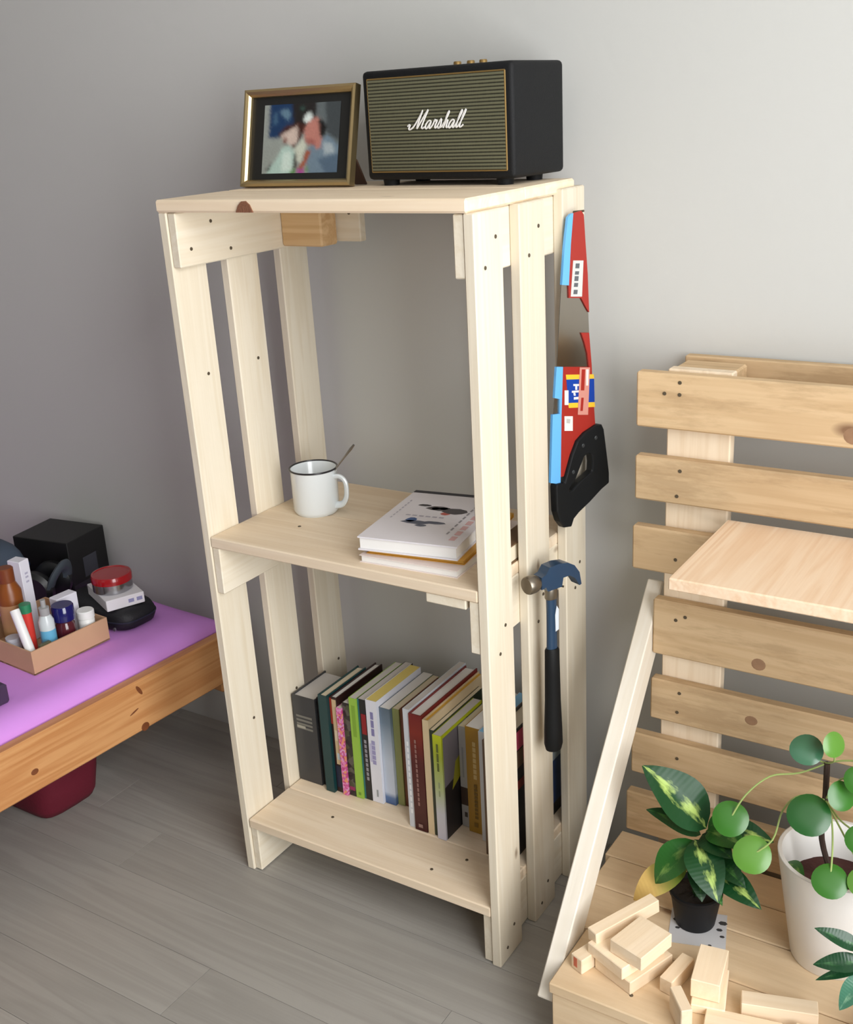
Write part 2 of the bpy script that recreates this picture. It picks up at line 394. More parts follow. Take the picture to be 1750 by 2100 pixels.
# bench: planks along X on runners
BZ = 0.14
bp = [(-0.125, 0.004, 0.692), (0.006, 0.104, 0.664), (0.106, 0.182, 0.655), (0.184, 0.257, 0.646)]
bn = [[(-0.25, -0.03)], [(-0.30, 0.01), (-0.16, -0.02)], [(-0.29, 0.0)], []]
for (a, b_, x0), nn in zip(bp, bn):
    if a < 0.0: x0 = 0.6945
    o = board('bench_plank', (x0, (a + b_) / 2, BZ - 0.009), (XR, (a + b_) / 2, BZ - 0.009), (0, 1, 0), b_ - a, 0.018, BENCH, stand)
    nails(o, nn, 1)
board('front_board', (0.698, -0.112, BZ - 0.018 - 0.052), (XR, -0.112, BZ - 0.018 - 0.052), (0, 0, 1), 0.100, 0.020, BENCH, stand)
for xc in (0.74, 1.07, 1.37):
    board('runner', (xc, -0.10, 0.061), (xc, 0.255, 0.061), (1, 0, 0), 0.07, 0.120, ROUGHPINE, stand)
# diagonal brace in the plane of the left end
board('brace', (0.680, -0.0886, 0.0737), (0.680, 0.3247, 0.582), (0, 0.776, -0.631), 0.055, 0.026, wood('brace_pine_overlit', (247, 240, 226), (234, 222, 200), (160, 120, 84), 0.5, 0.4), stand)  # pine made paler here: the overexposed glare is put into its colour

# ------------------------------------------------------------------ bed with lilac sheet
BEDA = math.radians(-3.83)
def bed_local(loc): return Matrix.Rotation(-BEDA, 4, 'Z') @ (Vector(loc) - Vector((-0.291, 0, 0)))
bed = thing('bed_frame', 'low honey-coloured pine bed frame with its foot against the wall', 'bed', (-0.291, 0, 0), BEDA)
bed_rail = board('side_rail', (-0.014, -1.55, 0.245), (-0.014, 0.318, 0.245), (0, 0, 1), 0.110, 0.028, BEDWOOD, bed, bev=0.004, world=False)
board('side_rail', (-0.946, -1.55, 0.245), (-0.946, 0.318, 0.245), (0, 0, 1), 0.110, 0.028, BEDWOOD, bed, bev=0.004, world=False)
board('end_rail', (-0.93, 0.302, 0.180), (-0.030, 0.302, 0.180), (0, 0, 1), 0.060, 0.026, BEDWOOD, bed, bev=0.004, world=False)
board('end_rail', (-0.93, -1.535, 0.245), (-0.030, -1.535, 0.245), (0, 0, 1), 0.110, 0.026, BEDWOOD, bed, bev=0.004, world=False)
for x in (-0.34, -0.66):
    for yy in (0.262, -1.50): box('leg', (x, yy, 0.095), (0.05, 0.05, 0.19), BEDWOOD, bed, bev=0.004, world=False)
for q in range(14): box('bed_slat', (-0.48, -1.44 + q * 0.125, 0.2055), (0.90, 0.07, 0.015), BEDWOOD, bed, world=False)
KNOT = mat('knot_brown', (122, 68, 36), 0.5, var=0.3, bscale=300)

def mattress_mesh(bm):
    nx, ny = 30, 44
    x0, x1, y0, y1 = -0.930, -0.030, -1.52, 0.316
    rnd = 0.050; z0, z1 = 0.214, 0.331
    grid = []
    for j in range(ny + 1):
        rw = []
        for i in range(nx + 1):
            # denser near the near edge
            u = i / nx; u = 1 - (1 - u) ** 1.7; v = j / ny; v = 1 - (1 - v) ** 1.6
            x = x0 + (x1 - x0) * u; yv = y0 + (y1 - y0) * v
            e = min(x - x0, x1 - x, yv - y0, y1 - yv)
            d = max(0.0, 1 - e / rnd); z = z1 - 0.040 * (1 - math.sqrt(max(0, 1 - d * d)))
            z += 0.0012 * math.sin(x * 21 + yv * 9) + 0.0010 * math.sin(yv * 33 - x * 12)
            rw.append(bm.verts.new((x, yv, z)))
        grid.append(rw)
    for j in range(ny):
        for i in range(nx): bm.faces.new((grid[j][i], grid[j][i + 1], grid[j + 1][i + 1], grid[j + 1][i]))
    rim = grid[0][:] + [g[-1] for g in grid[1:]] + list(reversed(grid[-1][:-1])) + [g[0] for g in reversed(grid[1:-1])]
    low = [bm.verts.new((v.co.x, v.co.y, z0)) for v in rim]
    n = len(rim)
    for k in range(n): bm.faces.new((rim[k], rim[(k + 1) % n], low[(k + 1) % n], low[k]))
    bm.faces.new(low)
LILAC = mat('lilac_sheet', (214, 148, 230), 0.85, bump=0.25, bscale=35, var=0.04, spec=0.2)
mt = mesh_obj('mattress', mattress_mesh, LILAC, None, True, 60)
mt.location = (-0.291, 0, 0); mt.rotation_euler = (0, 0, BEDA)
tag(mt, 'mattress under a plain lilac fitted sheet on the bed', 'mattress')
MZ = 0.3325

def knot(parent_board, a, b_, ra, rb, side, m=None, rz=0.0):
    """dark branch knot flush in a board's broad face, at (length, width) of the board"""
    t = max(abs(v.co.z) for v in parent_board.data.vertices)
    me = mesh_from(lambda bm: lathe(bm, [(0.0, 0.0004), (0.55, 0.0004), (0.8, 0.0003), (1.0, 0.0)], 14), 'knot')
    for v in me.vertices: v.co.x *= ra; v.co.y *= rb
    o = new_obj('knot', me, m or KNOT, parent_board, False)
    o.location = (a, b_, side * (t + 0.00002)); o.rotation_euler = (0 if side > 0 else math.pi, 0, rz)
def face_side(o, d): return 1 if o.matrix_basis.col[2].xyz.dot(Vector(d)) > 0 else -1
def knot_at(o, p, ra, rb, d, m=None, rz=0.0):
    """same, from a world point on the board's face"""
    q = (Matrix.Translation(o.parent.location) @ o.parent.rotation_euler.to_matrix().to_4x4() @ o.matrix_basis if o.parent and o.matrix_parent_inverse == Matrix() else o.matrix_basis).inverted() @ Vector(p)
    knot(o, q.x, q.y, ra, rb, face_side(o, d), m, rz)
KN2 = mat('knot_grey_brown', (150, 116, 88), 0.6, var=0.3, bscale=300)
for px, py, ra, rb, rz in ((284, 1415, 0.004, 0.013, 0.5), (297, 1489, 0.010, 0.009, 0.0), (72, 1583, 0.008, 0.006, 0.0), (275, 1460, 0.012, 0.002, 0.3)):
    knot_at(bed_rail, at(px, py, 'X', -0.291 + 0.067 * (0.02 if px > 200 else -0.19)), ra, rb, (1, 0, 0), None, rz)
knot_at(slat_objs[3], at(1556, 1363, 'Y', YF), 0.011, 0.010, (0, -1, 0), KN2)
knot_at(slat_objs[4], at(1541, 1478, 'Y', YF), 0.010, 0.008, (0, -1, 0), KN2)
knot_at(slat_objs[0], at(1752, 895, 'Y', YF), 0.014, 0.012, (0, -1, 0), KN2)

# ------------------------------------------------------------------ crimson bag below the bed
def bag_mesh(bm):
    c0 = Vector((-0.545, -0.020, 0))
    prof = [(0.66, 0.0), (0.80, 0.004), (0.88, 0.020), (0.93, 0.06), (1.0, 0.12), (1.02, 0.150), (0.95, 0.165), (0.0, 0.168)]
    seg = 28; rings = []
    for r, z in prof:
        ring = []
        for i in range(seg):
            a = 2 * math.pi * i / seg
            ca, sa = math.cos(a), math.sin(a); e = 0.45
            x = math.copysign(abs(ca) ** e, ca) * 0.115 * r; yv = math.copysign(abs(sa) ** e, sa) * 0.085 * r
            wob = 1 + 0.02 * math.sin(5 * a + z * 40)
            ring.append(bm.verts.new(c0 + Vector((x * wob, yv * wob, z))))
        rings.append(ring)
    for a, b_ in zip(rings, rings[1:]):
        for i in range(seg): bm.faces.new((a[i], a[(i + 1) % seg], b_[(i + 1) % seg], b_[i]))
    bm.faces.new(list(reversed(rings[0]))); bmesh.ops.remove_doubles(bm, verts=bm.verts, dist=1e-5)
bag = mesh_obj('fabric_bag', bag_mesh, mat('crimson_cloth', (100, 8, 34), 0.8, bump=0.3, bscale=120, var=0.1), None, True, 60)
tag(bag, 'crimson soft fabric bag lying on the floor under the bed', 'bag')

# ------------------------------------------------------------------ loudspeaker on the top
SPK_W, SPK_H, SPK_D = 0.268, 0.157, 0.144
SA = math.radians(-3.6)
spk = thing('loudspeaker', 'black amplifier-style loudspeaker with olive ribbed grille and white script logo on the bookcase top', 'loudspeaker', (0.3675, 0.203, ZT), SA)
FZ = 0.009
box('cabinet', (0, SPK_D / 2, FZ + SPK_H / 2), (SPK_W, SPK_D, SPK_H), BLACKV, spk, bev=0.007, world=False, seg=3)
def grille(bm):
    n = 27; w, h = SPK_W - 0.026, SPK_H - 0.026
    pts = []
    for i in range(n * 6 + 1):
        t = i / (n * 6); pts.append((-h / 2 + h * t, 0.0011 * abs(math.sin(math.pi * n * t)) + 0.0006))
    a = [bm.verts.new((-w / 2, -d, z)) for z, d in pts]; b_ = [bm.verts.new((w / 2, -d, z)) for z, d in pts]
    for i in range(len(pts) - 1): bm.faces.new((a[i], b_[i], b_[i + 1], a[i + 1]))
    c_ = [bm.verts.new((x, 0.004, z)) for x, z in ((-w / 2, -h / 2), (w / 2, -h / 2), (w / 2, h / 2), (-w / 2, h / 2))]
    bm.faces.new(c_); bm.faces.new([c_[0]] + a + [c_[3]]); bm.faces.new([c_[1], c_[2]] + list(reversed(b_)))
    bm.faces.new((c_[0], c_[1], b_[0], a[0])); bm.faces.new((c_[3], a[-1], b_[-1], c_[2]))
def grille_mat():
    m = bpy.data.materials.new('olive_grille_cloth'); m.use_nodes = True; nt = m.node_tree; N = nt.nodes; L = nt.links
    b = N['Principled BSDF']; b.inputs['Roughness'].default_value = 0.7
    tc = N.new('ShaderNodeTexCoord'); sp = N.new('ShaderNodeSeparateXYZ'); L.new(tc.outputs['Object'], sp.inputs[0])
    h = SPK_H - 0.026
    a = N.new('ShaderNodeMath'); a.operation = 'MULTIPLY_ADD'; a.inputs[1].default_value = math.pi * 27 / h; a.inputs[2].default_value = math.pi * 27 / 2; L.new(sp.outputs['Z'], a.inputs[0])
    s = N.new('ShaderNodeMath'); s.operation = 'SINE'; L.new(a.outputs[0], s.inputs[0])
    ab = N.new('ShaderNodeMath'); ab.operation = 'ABSOLUTE'; L.new(s.outputs[0], ab.inputs[0])
    mp = N.new('ShaderNodeMapping'); mp.inputs['Scale'].default_value = (500, 1, 90); L.new(tc.outputs['Object'], mp.inputs[0])
    n = N.new('ShaderNodeTexNoise'); n.inputs['Scale'].default_value = 1.0; L.new(mp.outputs[0], n.inputs['Vector'])
    mu = N.new('ShaderNodeMath'); mu.operation = 'MULTIPLY_ADD'; mu.inputs[1].default_value = 0.35; L.new(n.outputs['Fac'], mu.inputs[0]); L.new(ab.outputs[0], mu.inputs[2])
    r = N.new('ShaderNodeValToRGB'); r.color_ramp.elements[0].position = 0.45; r.color_ramp.elements[0].color = lin((38, 37, 24))
    r.color_ramp.elements[1].position = 1.15; r.color_ramp.elements[1].color = lin((102, 101, 78)); L.new(mu.outputs[0], r.inputs[0]); L.new(r.outputs[0], b.inputs['Base Color'])
    return m
g = mesh_obj('grille', grille, grille_mat(), spk, False, world=False); g.location = (0, -0.0012, FZ + SPK_H / 2)
gw, gh = SPK_W - 0.024, SPK_H - 0.024
def piping(bm):
    zc = FZ + SPK_H / 2
    for a, b_ in (((-gw / 2, zc - gh / 2), (gw / 2, zc - gh / 2)), ((gw / 2, zc - gh / 2), (gw / 2, zc + gh / 2)), ((gw / 2, zc + gh / 2), (-gw / 2, zc + gh / 2)), ((-gw / 2, zc + gh / 2), (-gw / 2, zc - gh / 2))):
        tube(bm, [(a[0], -0.001, a[1]), (b_[0], -0.001, b_[1])], 0.0013, 6)
mesh_obj('piping', piping, GOLD, spk, world=False)
for sx in (-1, 1):
    for yy in (0.022, SPK_D - 0.040):
        def foot(bm): lathe(bm, [(0.012, 0), (0.013, FZ + 0.0006)], 16, cap0=True, cap1=True)
        o = mesh_obj('foot', foot, BLACKV, spk, world=False); o.location = (sx * (SPK_W / 2 - 0.03), yy, 0)
plate = box('control_plate', (0.0, 0.075, FZ + SPK_H + 0.0006), (0.15, 0.05, 0.0016), GOLD, spk, bev=0.0004, world=False)
for kx in (-0.028, -0.004, 0.018):
    def knob(bm): lathe(bm, [(0.006, 0), (0.006, 0.004), (0.005, 0.0055)], 16, cap0=True, cap1=True)
    o = mesh_obj('knob', knob, GOLD, spk, world=False); o.location = (kx + 0.02, 0.075, FZ + SPK_H + 0.0012)
# script logo drawn as strokes
STROKES = [
    [(0.00, 0.16), (0.03, 0.24), (0.07, 0.20), (0.06, 0.05), (0.10, -0.02), (0.20, 0.12), (0.30, 0.60), (0.345, 0.98), (0.33, 0.60), (0.325, 0.10), (0.345, 0.08), (0.43, 0.55), (0.52, 1.0), (0.495, 0.60), (0.475, 0.15), (0.51, 0.02), (0.58, 0.10)],
    [(0.74, 0.38), (0.66, 0.42), (0.60, 0.25), (0.615, 0.04), (0.67, 0.03), (0.74, 0.38), (0.73, 0.08), (0.77, 0.02), (0.83, 0.20)],
    [(0.83, 0.20), (0.855, 0.48), (0.875, 0.38), (0.93, 0.42), (0.915, 0.12), (0.95, 0.02), (1.00, 0.15)],
    [(1.00, 0.15), (1.05, 0.50), (1.09, 0.20), (1.07, 0.02), (1.01, 0.04), (1.12, 0.06), (1.17, 0.20)],
    [(1.17, 0.20), (1.235, 0.70), (1.23, 0.88), (1.205, 0.70), (1.195, 0.02), (1.23, 0.32), (1.28, 0.40), (1.285, 0.10), (1.32, 0.02), (1.36, 0.12)],
    [(1.49, 0.38), (1.42, 0.42), (1.36, 0.25), (1.375, 0.04), (1.43, 0.03), (1.50, 0.38), (1.49, 0.08), (1.53, 0.02), (1.58, 0.20)],
    [(1.58, 0.20), (1.645, 0.72), (1.64, 0.92), (1.61, 0.70), (1.60, 0.12), (1.64, 0.02), (1.69, 0.18)],
    [(1.69, 0.18), (1.755, 0.74), (1.75, 0.94), (1.72, 0.70), (1.71, 0.12), (1.75, 0.02), (1.82, 0.14)],
]
def logo(bm):
    s = 0.0315
    for st in STROKES:
        pts = [((x + 0.22 * z - 0.98) * s * 1.74, 0, (z - 0.45) * s * 0.82) for x, z in st]
        tube(bm, catmull(pts, 5), 0.00125, 6)
lg = mesh_obj('script_logo', logo, mat('logo_white', (232, 230, 226), 0.35), spk, world=False); lg.location = (0.004, -0.0042, FZ + SPK_H * 0.535)
lg['label'] = 'white script logo reading Marshall'

# ------------------------------------------------------------------ picture frame
FW, FH, FT = 0.221, 0.153, 0.014
fr = thing('picture_frame', 'gold picture frame with a dark mount and a small photo, beside the loudspeaker', 'picture frame', (0.100, 0.205, ZT + 0.0003), math.radians(1))
LEAN = math.radians(-14)
RM = Matrix.Rotation(LEAN, 4, 'X')
def lean_obj(o, c):
    o.matrix_basis = RM @ Matrix.Translation(c); return o
FRAMEGOLD = mat('champagne_frame', (186, 164, 120), 0.28, metal=0.85)
rw = 0.011
def rail_piece(bm, L):
    # mitred rail with a stepped profile; length along x, inner edge towards +z
    prof = [(0, 0), (0, -FT), (0.004, -FT - 0.0015), (0.008, -FT + 0.001), (rw, -FT + 0.005), (rw, 0)]
    A = [bm.verts.new((-L / 2 + z, yv, z)) for z, yv in prof]; B = [bm.verts.new((L / 2 - z, yv, z)) for z, yv in prof]
    n = len(prof)
    for i in range(n): bm.faces.new((A[i], A[(i + 1) % n], B[(i + 1) % n], B[i]))
    bm.faces.new(A); bm.faces.new(list(reversed(B)))
for L, M in ((FW, Matrix()), (FW, Matrix.Translation((0, 0, FH)) @ Matrix.Rotation(math.pi, 4, 'Y')), (FH, Matrix.Translation((-FW / 2, 0, FH / 2)) @ Matrix.Rotation(math.pi / 2, 4, 'Y')), (FH, Matrix.Translation((FW / 2, 0, FH / 2)) @ Matrix.Rotation(-math.pi / 2, 4, 'Y'))):
    o = mesh_obj('frame_rail', lambda bm: rail_piece(bm, L), FRAMEGOLD, fr, False, world=False); o.matrix_basis = RM @ M
lean_obj(box('back_panel', (0, 0, 0), (FW - 0.006, 0.003, FH - 0.006), mat('backing_brown', (70, 48, 34), 0.8), fr, bev=0, world=False), (0, 0.0015, FH / 2))
lean_obj(box('mount', (0, 0, 0), (FW - 2 * rw + 0.002, 0.002, FH - 2 * rw + 0.002), mat('dark_mount', (28, 28, 27), 0.45), fr, bev=0, world=False), (0, -0.003, FH / 2))
# the print: flat colour patches
PH = [((150, 156, 150), [(0, 0), (1, 0), (1, 1), (0, 1)]),
      ((96, 104, 106), [(0.66, 0), (1, 0), (1, 1), (0.66, 1)]),
      ((64, 70, 73), [(0.80, 0), (1, 0), (1, 0.55), (0.85, 0.45)]),
      ((24, 54, 92), [(0.07, 0), (0.42, 0), (0.42, 0.30), (0.22, 0.48), (0.07, 0.48)]),
      ((96, 126, 146), [(0.20, 0.10), (0.30, 0.06), (0.36, 0.14), (0.33, 0.24), (0.28, 0.20)]),
      ((60, 92, 120), [(0.12, 0.14), (0.18, 0.10), (0.19, 0.27), (0.13, 0.30)]),
      ((34, 30, 30), [(0.37, 0), (0.69, 0), (0.69, 0.24), (0.60, 0.32), (0.42, 0.34), (0.39, 0.2)]),
      ((52, 80, 72), [(0.47, 0.04), (0.54, 0.05), (0.53, 0.10), (0.48, 0.09)]),
      ((66, 32, 26), [(0.20, 0.44), (0.30, 0.32), (0.45, 0.27), (0.56, 0.30), (0.55, 0.40), (0.47, 0.56), (0.42, 0.64)]),
      ((206, 186, 174), [(0.24, 0.44), (0.34, 0.38), (0.45, 0.32), (0.47, 0.44), (0.46, 0.56), (0.38, 0.60), (0.32, 0.56), (0.26, 0.52)]),
      ((120, 72, 62), [(0.27, 0.49), (0.32, 0.48), (0.32, 0.56), (0.28, 0.57)]),
      ((200, 204, 188), [(0.42, 0.66), (0.54, 0.50), (0.58, 0.62), (0.52, 0.86), (0.47, 0.82)]),
      ((176, 202, 192), [(0.27, 0.62), (0.36, 0.60), (0.43, 0.68), (0.43, 1), (0.06, 1), (0.16, 0.84)]),
      ((206, 224, 214), [(0.28, 0.70), (0.38, 0.68), (0.41, 0.96), (0.26, 0.98)]),
      ((44, 46, 44), [(0.05, 0.96), (0.12, 0.85), (0.13, 0.89), (0.08, 0.97)]),
      ((112, 132, 148), [(0.60, 0.66), (0.78, 0.52), (0.86, 0.46), (1, 0.62), (1, 1), (0.62, 1), (0.58, 0.80)]),
      ((84, 104, 124), [(0.74, 0.80), (1, 0.74), (1, 1), (0.84, 1)]),
      ((166, 178, 184), [(0.80, 0.56), (0.92, 0.60), (0.96, 0.72), (0.82, 0.74)]),
      ((186, 124, 112), [(0.55, 0.34), (0.62, 0.24), (0.70, 0.20), (0.76, 0.26), (0.78, 0.48), (0.77, 0.64), (0.72, 0.67), (0.68, 0.60), (0.58, 0.58), (0.55, 0.50)]),
      ((160, 96, 88), [(0.56, 0.50), (0.68, 0.52), (0.72, 0.60), (0.60, 0.60)]),
      ((22, 20, 20), [(0.72, 0.24), (0.78, 0.26), (0.84, 0.34), (0.82, 0.46), (0.76, 0.50), (0.74, 0.38)]),
      ((222, 232, 228), [(0.55, 0.17), (0.60, 0.13), (0.65, 0.17), (0.63, 0.24), (0.57, 0.29), (0.53, 0.24)]),
      ((158, 82, 56), [(0.58, 0.69), (0.65, 0.67), (0.60, 0.84), (0.54, 0.96), (0.48, 0.94), (0.55, 0.82)]),
      ((60, 52, 46), [(0.43, 0.70), (0.46, 0.72), (0.47, 0.92), (0.42, 0.98)]),
      ((166, 78, 148), [(0.47, 0.94), (0.58, 0.94), (0.57, 1), (0.48, 1)]),
      ((96, 140, 84), [(0.40, 0.95), (0.46, 0.93), (0.46, 1), (0.38, 1)]),
      ((104, 144, 92), [(0.59, 0.91), (0.63, 0.92), (0.62, 0.99), (0.58, 0.98)])]
def inside(u, v, poly):
    c = False; n = len(poly)
    for i in range(n):
        (x0, y0), (x1, y1) = poly[i], poly[(i + 1) % n]
        if (y0 > v) != (y1 > v) and u < (x1 - x0) * (v - y0) / (y1 - y0) + x0: c = not c
    return c
def tone(u, v):
    for c, poly in reversed(PH):
        if inside(u, v, poly): return lin(c)[:3]
    return lin(PH[0][0])[:3]
def photo_mesh():
    me = bpy.data.meshes.new('photo'); w, h = 0.152, 0.108; nx, ny = 60, 44
    rnd = random.Random(3)
    vs_ = [((i / nx - 0.5) * w, 0, (0.5 - j / ny) * h) for j in range(ny + 1) for i in range(nx + 1)]
    fs_ = [(j * (nx + 1) + i, (j + 1) * (nx + 1) + i, (j + 1) * (nx + 1) + i + 1, j * (nx + 1) + i + 1) for j in range(ny) for i in range(nx)]
    me.from_pydata(vs_, [], fs_)
    ca = me.color_attributes.new('print', 'FLOAT_COLOR', 'POINT')
    for j in range(ny + 1):
        for i in range(nx + 1):
            acc = [0, 0, 0]; n = 24
            for k in range(n):
                t_ = tone(min(0.999, max(0.001, i / nx + rnd.gauss(0, 0.016))), min(0.999, max(0.001, j / ny + rnd.gauss(0, 0.020))))
                acc = [a + b for a, b in zip(acc, t_)]
            f_ = 1 + rnd.gauss(0, 0.03)
            ca.data[j * (nx + 1) + i].color = (acc[0] / n * f_, acc[1] / n * f_, acc[2] / n * f_, 1)
    m = bpy.data.materials.new('photo_print'); m.use_nodes = True; N = m.node_tree.nodes
    at_ = N.new('ShaderNodeVertexColor'); at_.layer_name = 'print'
    m.node_tree.links.new(at_.outputs[0], N['Principled BSDF'].inputs['Base Color']); N['Principled BSDF'].inputs['Roughness'].default_value = 0.3
    me.materials.append(m); me.update(); return me
lean_obj(new_obj('photo', photo_mesh(), None, fr, False), (0.002, -0.0045, FH / 2 - 0.001))['label'] = 'snapshot of two people leaning together'
st = board('easel_leg', (0.096, 0.016, 0.040), (0.096, 0.040, 0.0), (1, 0, 0), 0.024, 0.003, mat('backing_brown', (70, 48, 34), 0.8), fr, world=False)

# ------------------------------------------------------------------ enamel mug and spoon on the middle shelf
mx_, my_ = 0.0975, 0.181
mug = thing('enamel_mug', 'white enamel mug with a dark rim on the middle shelf', 'mug', (mx_, my_, ZM))
ENAMEL = mat('white_enamel', (232, 238, 240), 0.18, coat=0.4)
def mug_body(bm):
    S = 1.05
    lathe(bm, [(r * S, z) for r, z in [(0.0, 0.002), (0.031, 0.002), (0.034, 0.0), (0.0365, 0.003), (0.0385, 0.008), (0.0388, 0.078), (0.0400, 0.0805), (0.0385, 0.0805), (0.0368, 0.078), (0.0365, 0.008), (0.034, 0.0045), (0.0, 0.004)]], 48)
    bmesh.ops.remove_doubles(bm, verts=bm.verts, dist=1e-6)
mesh_obj('body', mug_body, ENAMEL, mug, world=False)
def mug_rim(bm):
    n = 48; tube(bm, [(0.0415 * math.cos(2 * math.pi * i / n), 0.0415 * math.sin(2 * math.pi * i / n), 0.0808) for i in range(n + 1)], 0.0017, 8, False)
mesh_obj('rim', mug_rim, mat('rim_black', (38, 36, 40), 0.3), mug, world=False)
def mug_handle(bm):
    d = Vector((0.985, 0.17, 0)).normalized()
    prof = [(0.037, 0.066), (0.050, 0.068), (0.060, 0.060), (0.062, 0.045), (0.060, 0.030), (0.052, 0.018), (0.037, 0.014)]
    tube(bm, catmull([d * r + Vector((0, 0, z)) for r, z in prof], 5), 0.0042, 10, True, 1.6, up=Vector((-d.y, d.x, 0)).cross(Vector((0, 0, 1))))
mesh_obj('handle', mug_handle, ENAMEL, mug, world=False)
def tea(bm): lathe(bm, [(0.0, 0.042), (0.0364, 0.042)], 40)
mesh_obj('drink', tea, mat('milky_drink', (176, 158, 136), 0.15), mug, world=False)
def spoon_mesh(bm):
    a = Vector((mx_ - 0.012, my_ - 0.006, ZM + 0.014)); b_ = at(726, 912, 'Y', my_ + 0.022)
    dirv = (b_ - a)
    tube(bm, [a + dirv * t for t in (0.20, 0.5, 0.8, 0.93, 1.0)], [0.0014, 0.0014, 0.0017, 0.0026, 0.0018], 8, True)
    c_ = a + dirv * 0.10; x = dirv.normalized(); yv = x.cross(Vector((0, 0, 1))).normalized(); z = x.cross(yv)
    n = 14; rings = []
    for k, (s_, dep) in enumerate(((1.0, 0.0), (0.7, 0.0022), (0.3, 0.0034))):
        rings.append([bm.verts.new(c_ + x * (0.019 * s_ * math.cos(2 * math.pi * i / n)) + yv * (0.010 * s_ * math.sin(2 * math.pi * i / n)) + z * dep) for i in range(n)])
    for p, q in zip(rings, rings[1:]):
        for i in range(n): bm.faces.new((p[i], p[(i + 1) % n], q[(i + 1) % n], q[i]))
    bm.faces.new(rings[-1])
sp_ = mesh_obj('spoon', spoon_mesh, mat('steel', (150, 148, 146), 0.25, metal=1.0))
tag(sp_, 'thin metal spoon standing in the enamel mug', 'spoon')

# ------------------------------------------------------------------ books
def book(label, loc, thick, height, depth, cover, pages=PAGES, rz=0.0, flat=False, group=None, hard=True, prints=(), art=(), page_col=None):
    """upright: spine faces -Y, thickness along X. flat: lies on its side, spine on the +X side"""
    o = thing('book', label, 'book', loc, rz, group)
    cm = cover if not isinstance(cover, tuple) else mat('cover_%d_%d_%d' % cover, cover, 0.45, coat=0.15)
    ct = 0.0022 if hard else 0.0008; sq = 0.003 if hard else 0.0004
    t, h, d = thick, height, depth
    def cov(bm):
        out = [(0, 0), (t, 0), (t, d), (t - ct, d), (t - ct, ct), (ct, ct), (ct, d), (0, d)]
        for (x, yv) in (): pass
        a = [bm.verts.new((x, yv, 0)) for x, yv in out]; b_ = [bm.verts.new((x, yv, h)) for x, yv in out]
        for i in range(8): bm.faces.new((a[i], a[(i + 1) % 8], b_[(i + 1) % 8], b_[i]))
        for L in (a, b_):
            bm.faces.new((L[0], L[5], L[6], L[7])); bm.faces.new((L[1], L[2], L[3], L[4])); bm.faces.new((L[0], L[1], L[4], L[5]))
    F = Matrix() if not flat else Matrix.Translation((depth, 0, 0)) @ Matrix(((0, -1, 0, 0), (0, 0, 1, 0), (1, 0, 0, 0), (0, 0, 0, 1)))
    def put(nm, me, m):
        q = new_obj(nm, me, m, o, False); q.matrix_basis = F; return q
    put('cover', mesh_from(cov, 'cover'), cm)
    def pg(bm):
        bmesh.ops.create_cube(bm, size=1.0)
        for v in bm.verts:
            v.co = Vector((t / 2 + v.co.x * (t - 2 * ct - 0.0003), (ct + 0.0004 + d - sq) / 2 + v.co.y * (d - sq - ct - 0.0008), h / 2 + v.co.z * (h - 2 * sq)))
    put('page_block', mesh_from(pg, 'page_block'), page_col or pages)
    # flat print on the spine: rects (x0,x1,z0,z1 as fractions) and colour
    for k, (x0, x1, z0, z1, c) in enumerate(prints):
        def pr(bm):
            e = -0.0002 - 0.00005 * k
            bm.faces.new([bm.verts.new(p) for p in ((x0 * t, e, z0 * h), (x1 * t, e, z0 * h), (x1 * t, e, z1 * h), (x0 * t, e, z1 * h))])
        put('spine_print', mesh_from(pr, 'spine_print'), mat('print_%d_%d_%d' % c, c, 0.5))
    # flat print on the right-hand cover: polygons in (depth, height) fractions
    for k, (poly, c) in enumerate(art):
        def ar(bm):
            e = t + 0.0002 + 0.00004 * k
            bm.faces.new([bm.verts.new((e, u * d, v * h)) for u, v in poly])
        put('cover_print', mesh_from(ar, 'cover_print'), mat('print_%d_%d_%d' % c, c, 0.5))
    return o
def title(x0, x1, z0, z1, n, c, gap=0.25):
    out = []; s = (z1 - z0) / n
    for i in range(n): out.append((x0, x1, z0 + i * s, z0 + (i + 1 - gap) * s, c))
    return out
G = 'books in the row on the bottom shelf'
CREAMP = mat('cream_pages', (226, 214, 188), 0.85); GREYP = mat('grey_pages', (206, 202, 198), 0.85)
YELP = mat('yellow_edge', (228, 208, 120), 0.8); AMBERP = mat('amber_edge', (226, 180, 74), 0.8); WHITEP = mat('white_pages', (236, 234, 230), 0.85)
PINKPAT = None
def pattern(name, cols, scale):
    m = bpy.data.materials.new(name); m.use_nodes = True; nt = m.node_tree; N = nt.nodes; L = nt.links
    b = N['Principled BSDF']; b.inputs['Roughness'].default_value = 0.45
    tc = N.new('ShaderNodeTexCoord'); v = N.new('ShaderNodeTexVoronoi'); v.inputs['Scale'].default_value = scale; L.new(tc.outputs['Object'], v.inputs['Vector'])
    sx = N.new('ShaderNodeSeparateColor'); L.new(v.outputs['Color'], sx.inputs[0])
    r = N.new('ShaderNodeValToRGB'); r.color_ramp.interpolation = 'CONSTANT'
    el = r.color_ramp.elements; el[0].color = lin(cols[0]); el[0].position = 0
    el[1].color = lin(cols[1]); el[1].position = 1 / len(cols)
    for i, c in enumerate(cols[2:]): e = el.new((i + 2) / len(cols)); e.color = lin(c)
    L.new(sx.outputs[0], r.inputs[0]); L.new(r.outputs[0], b.inputs['Base Color']); return m
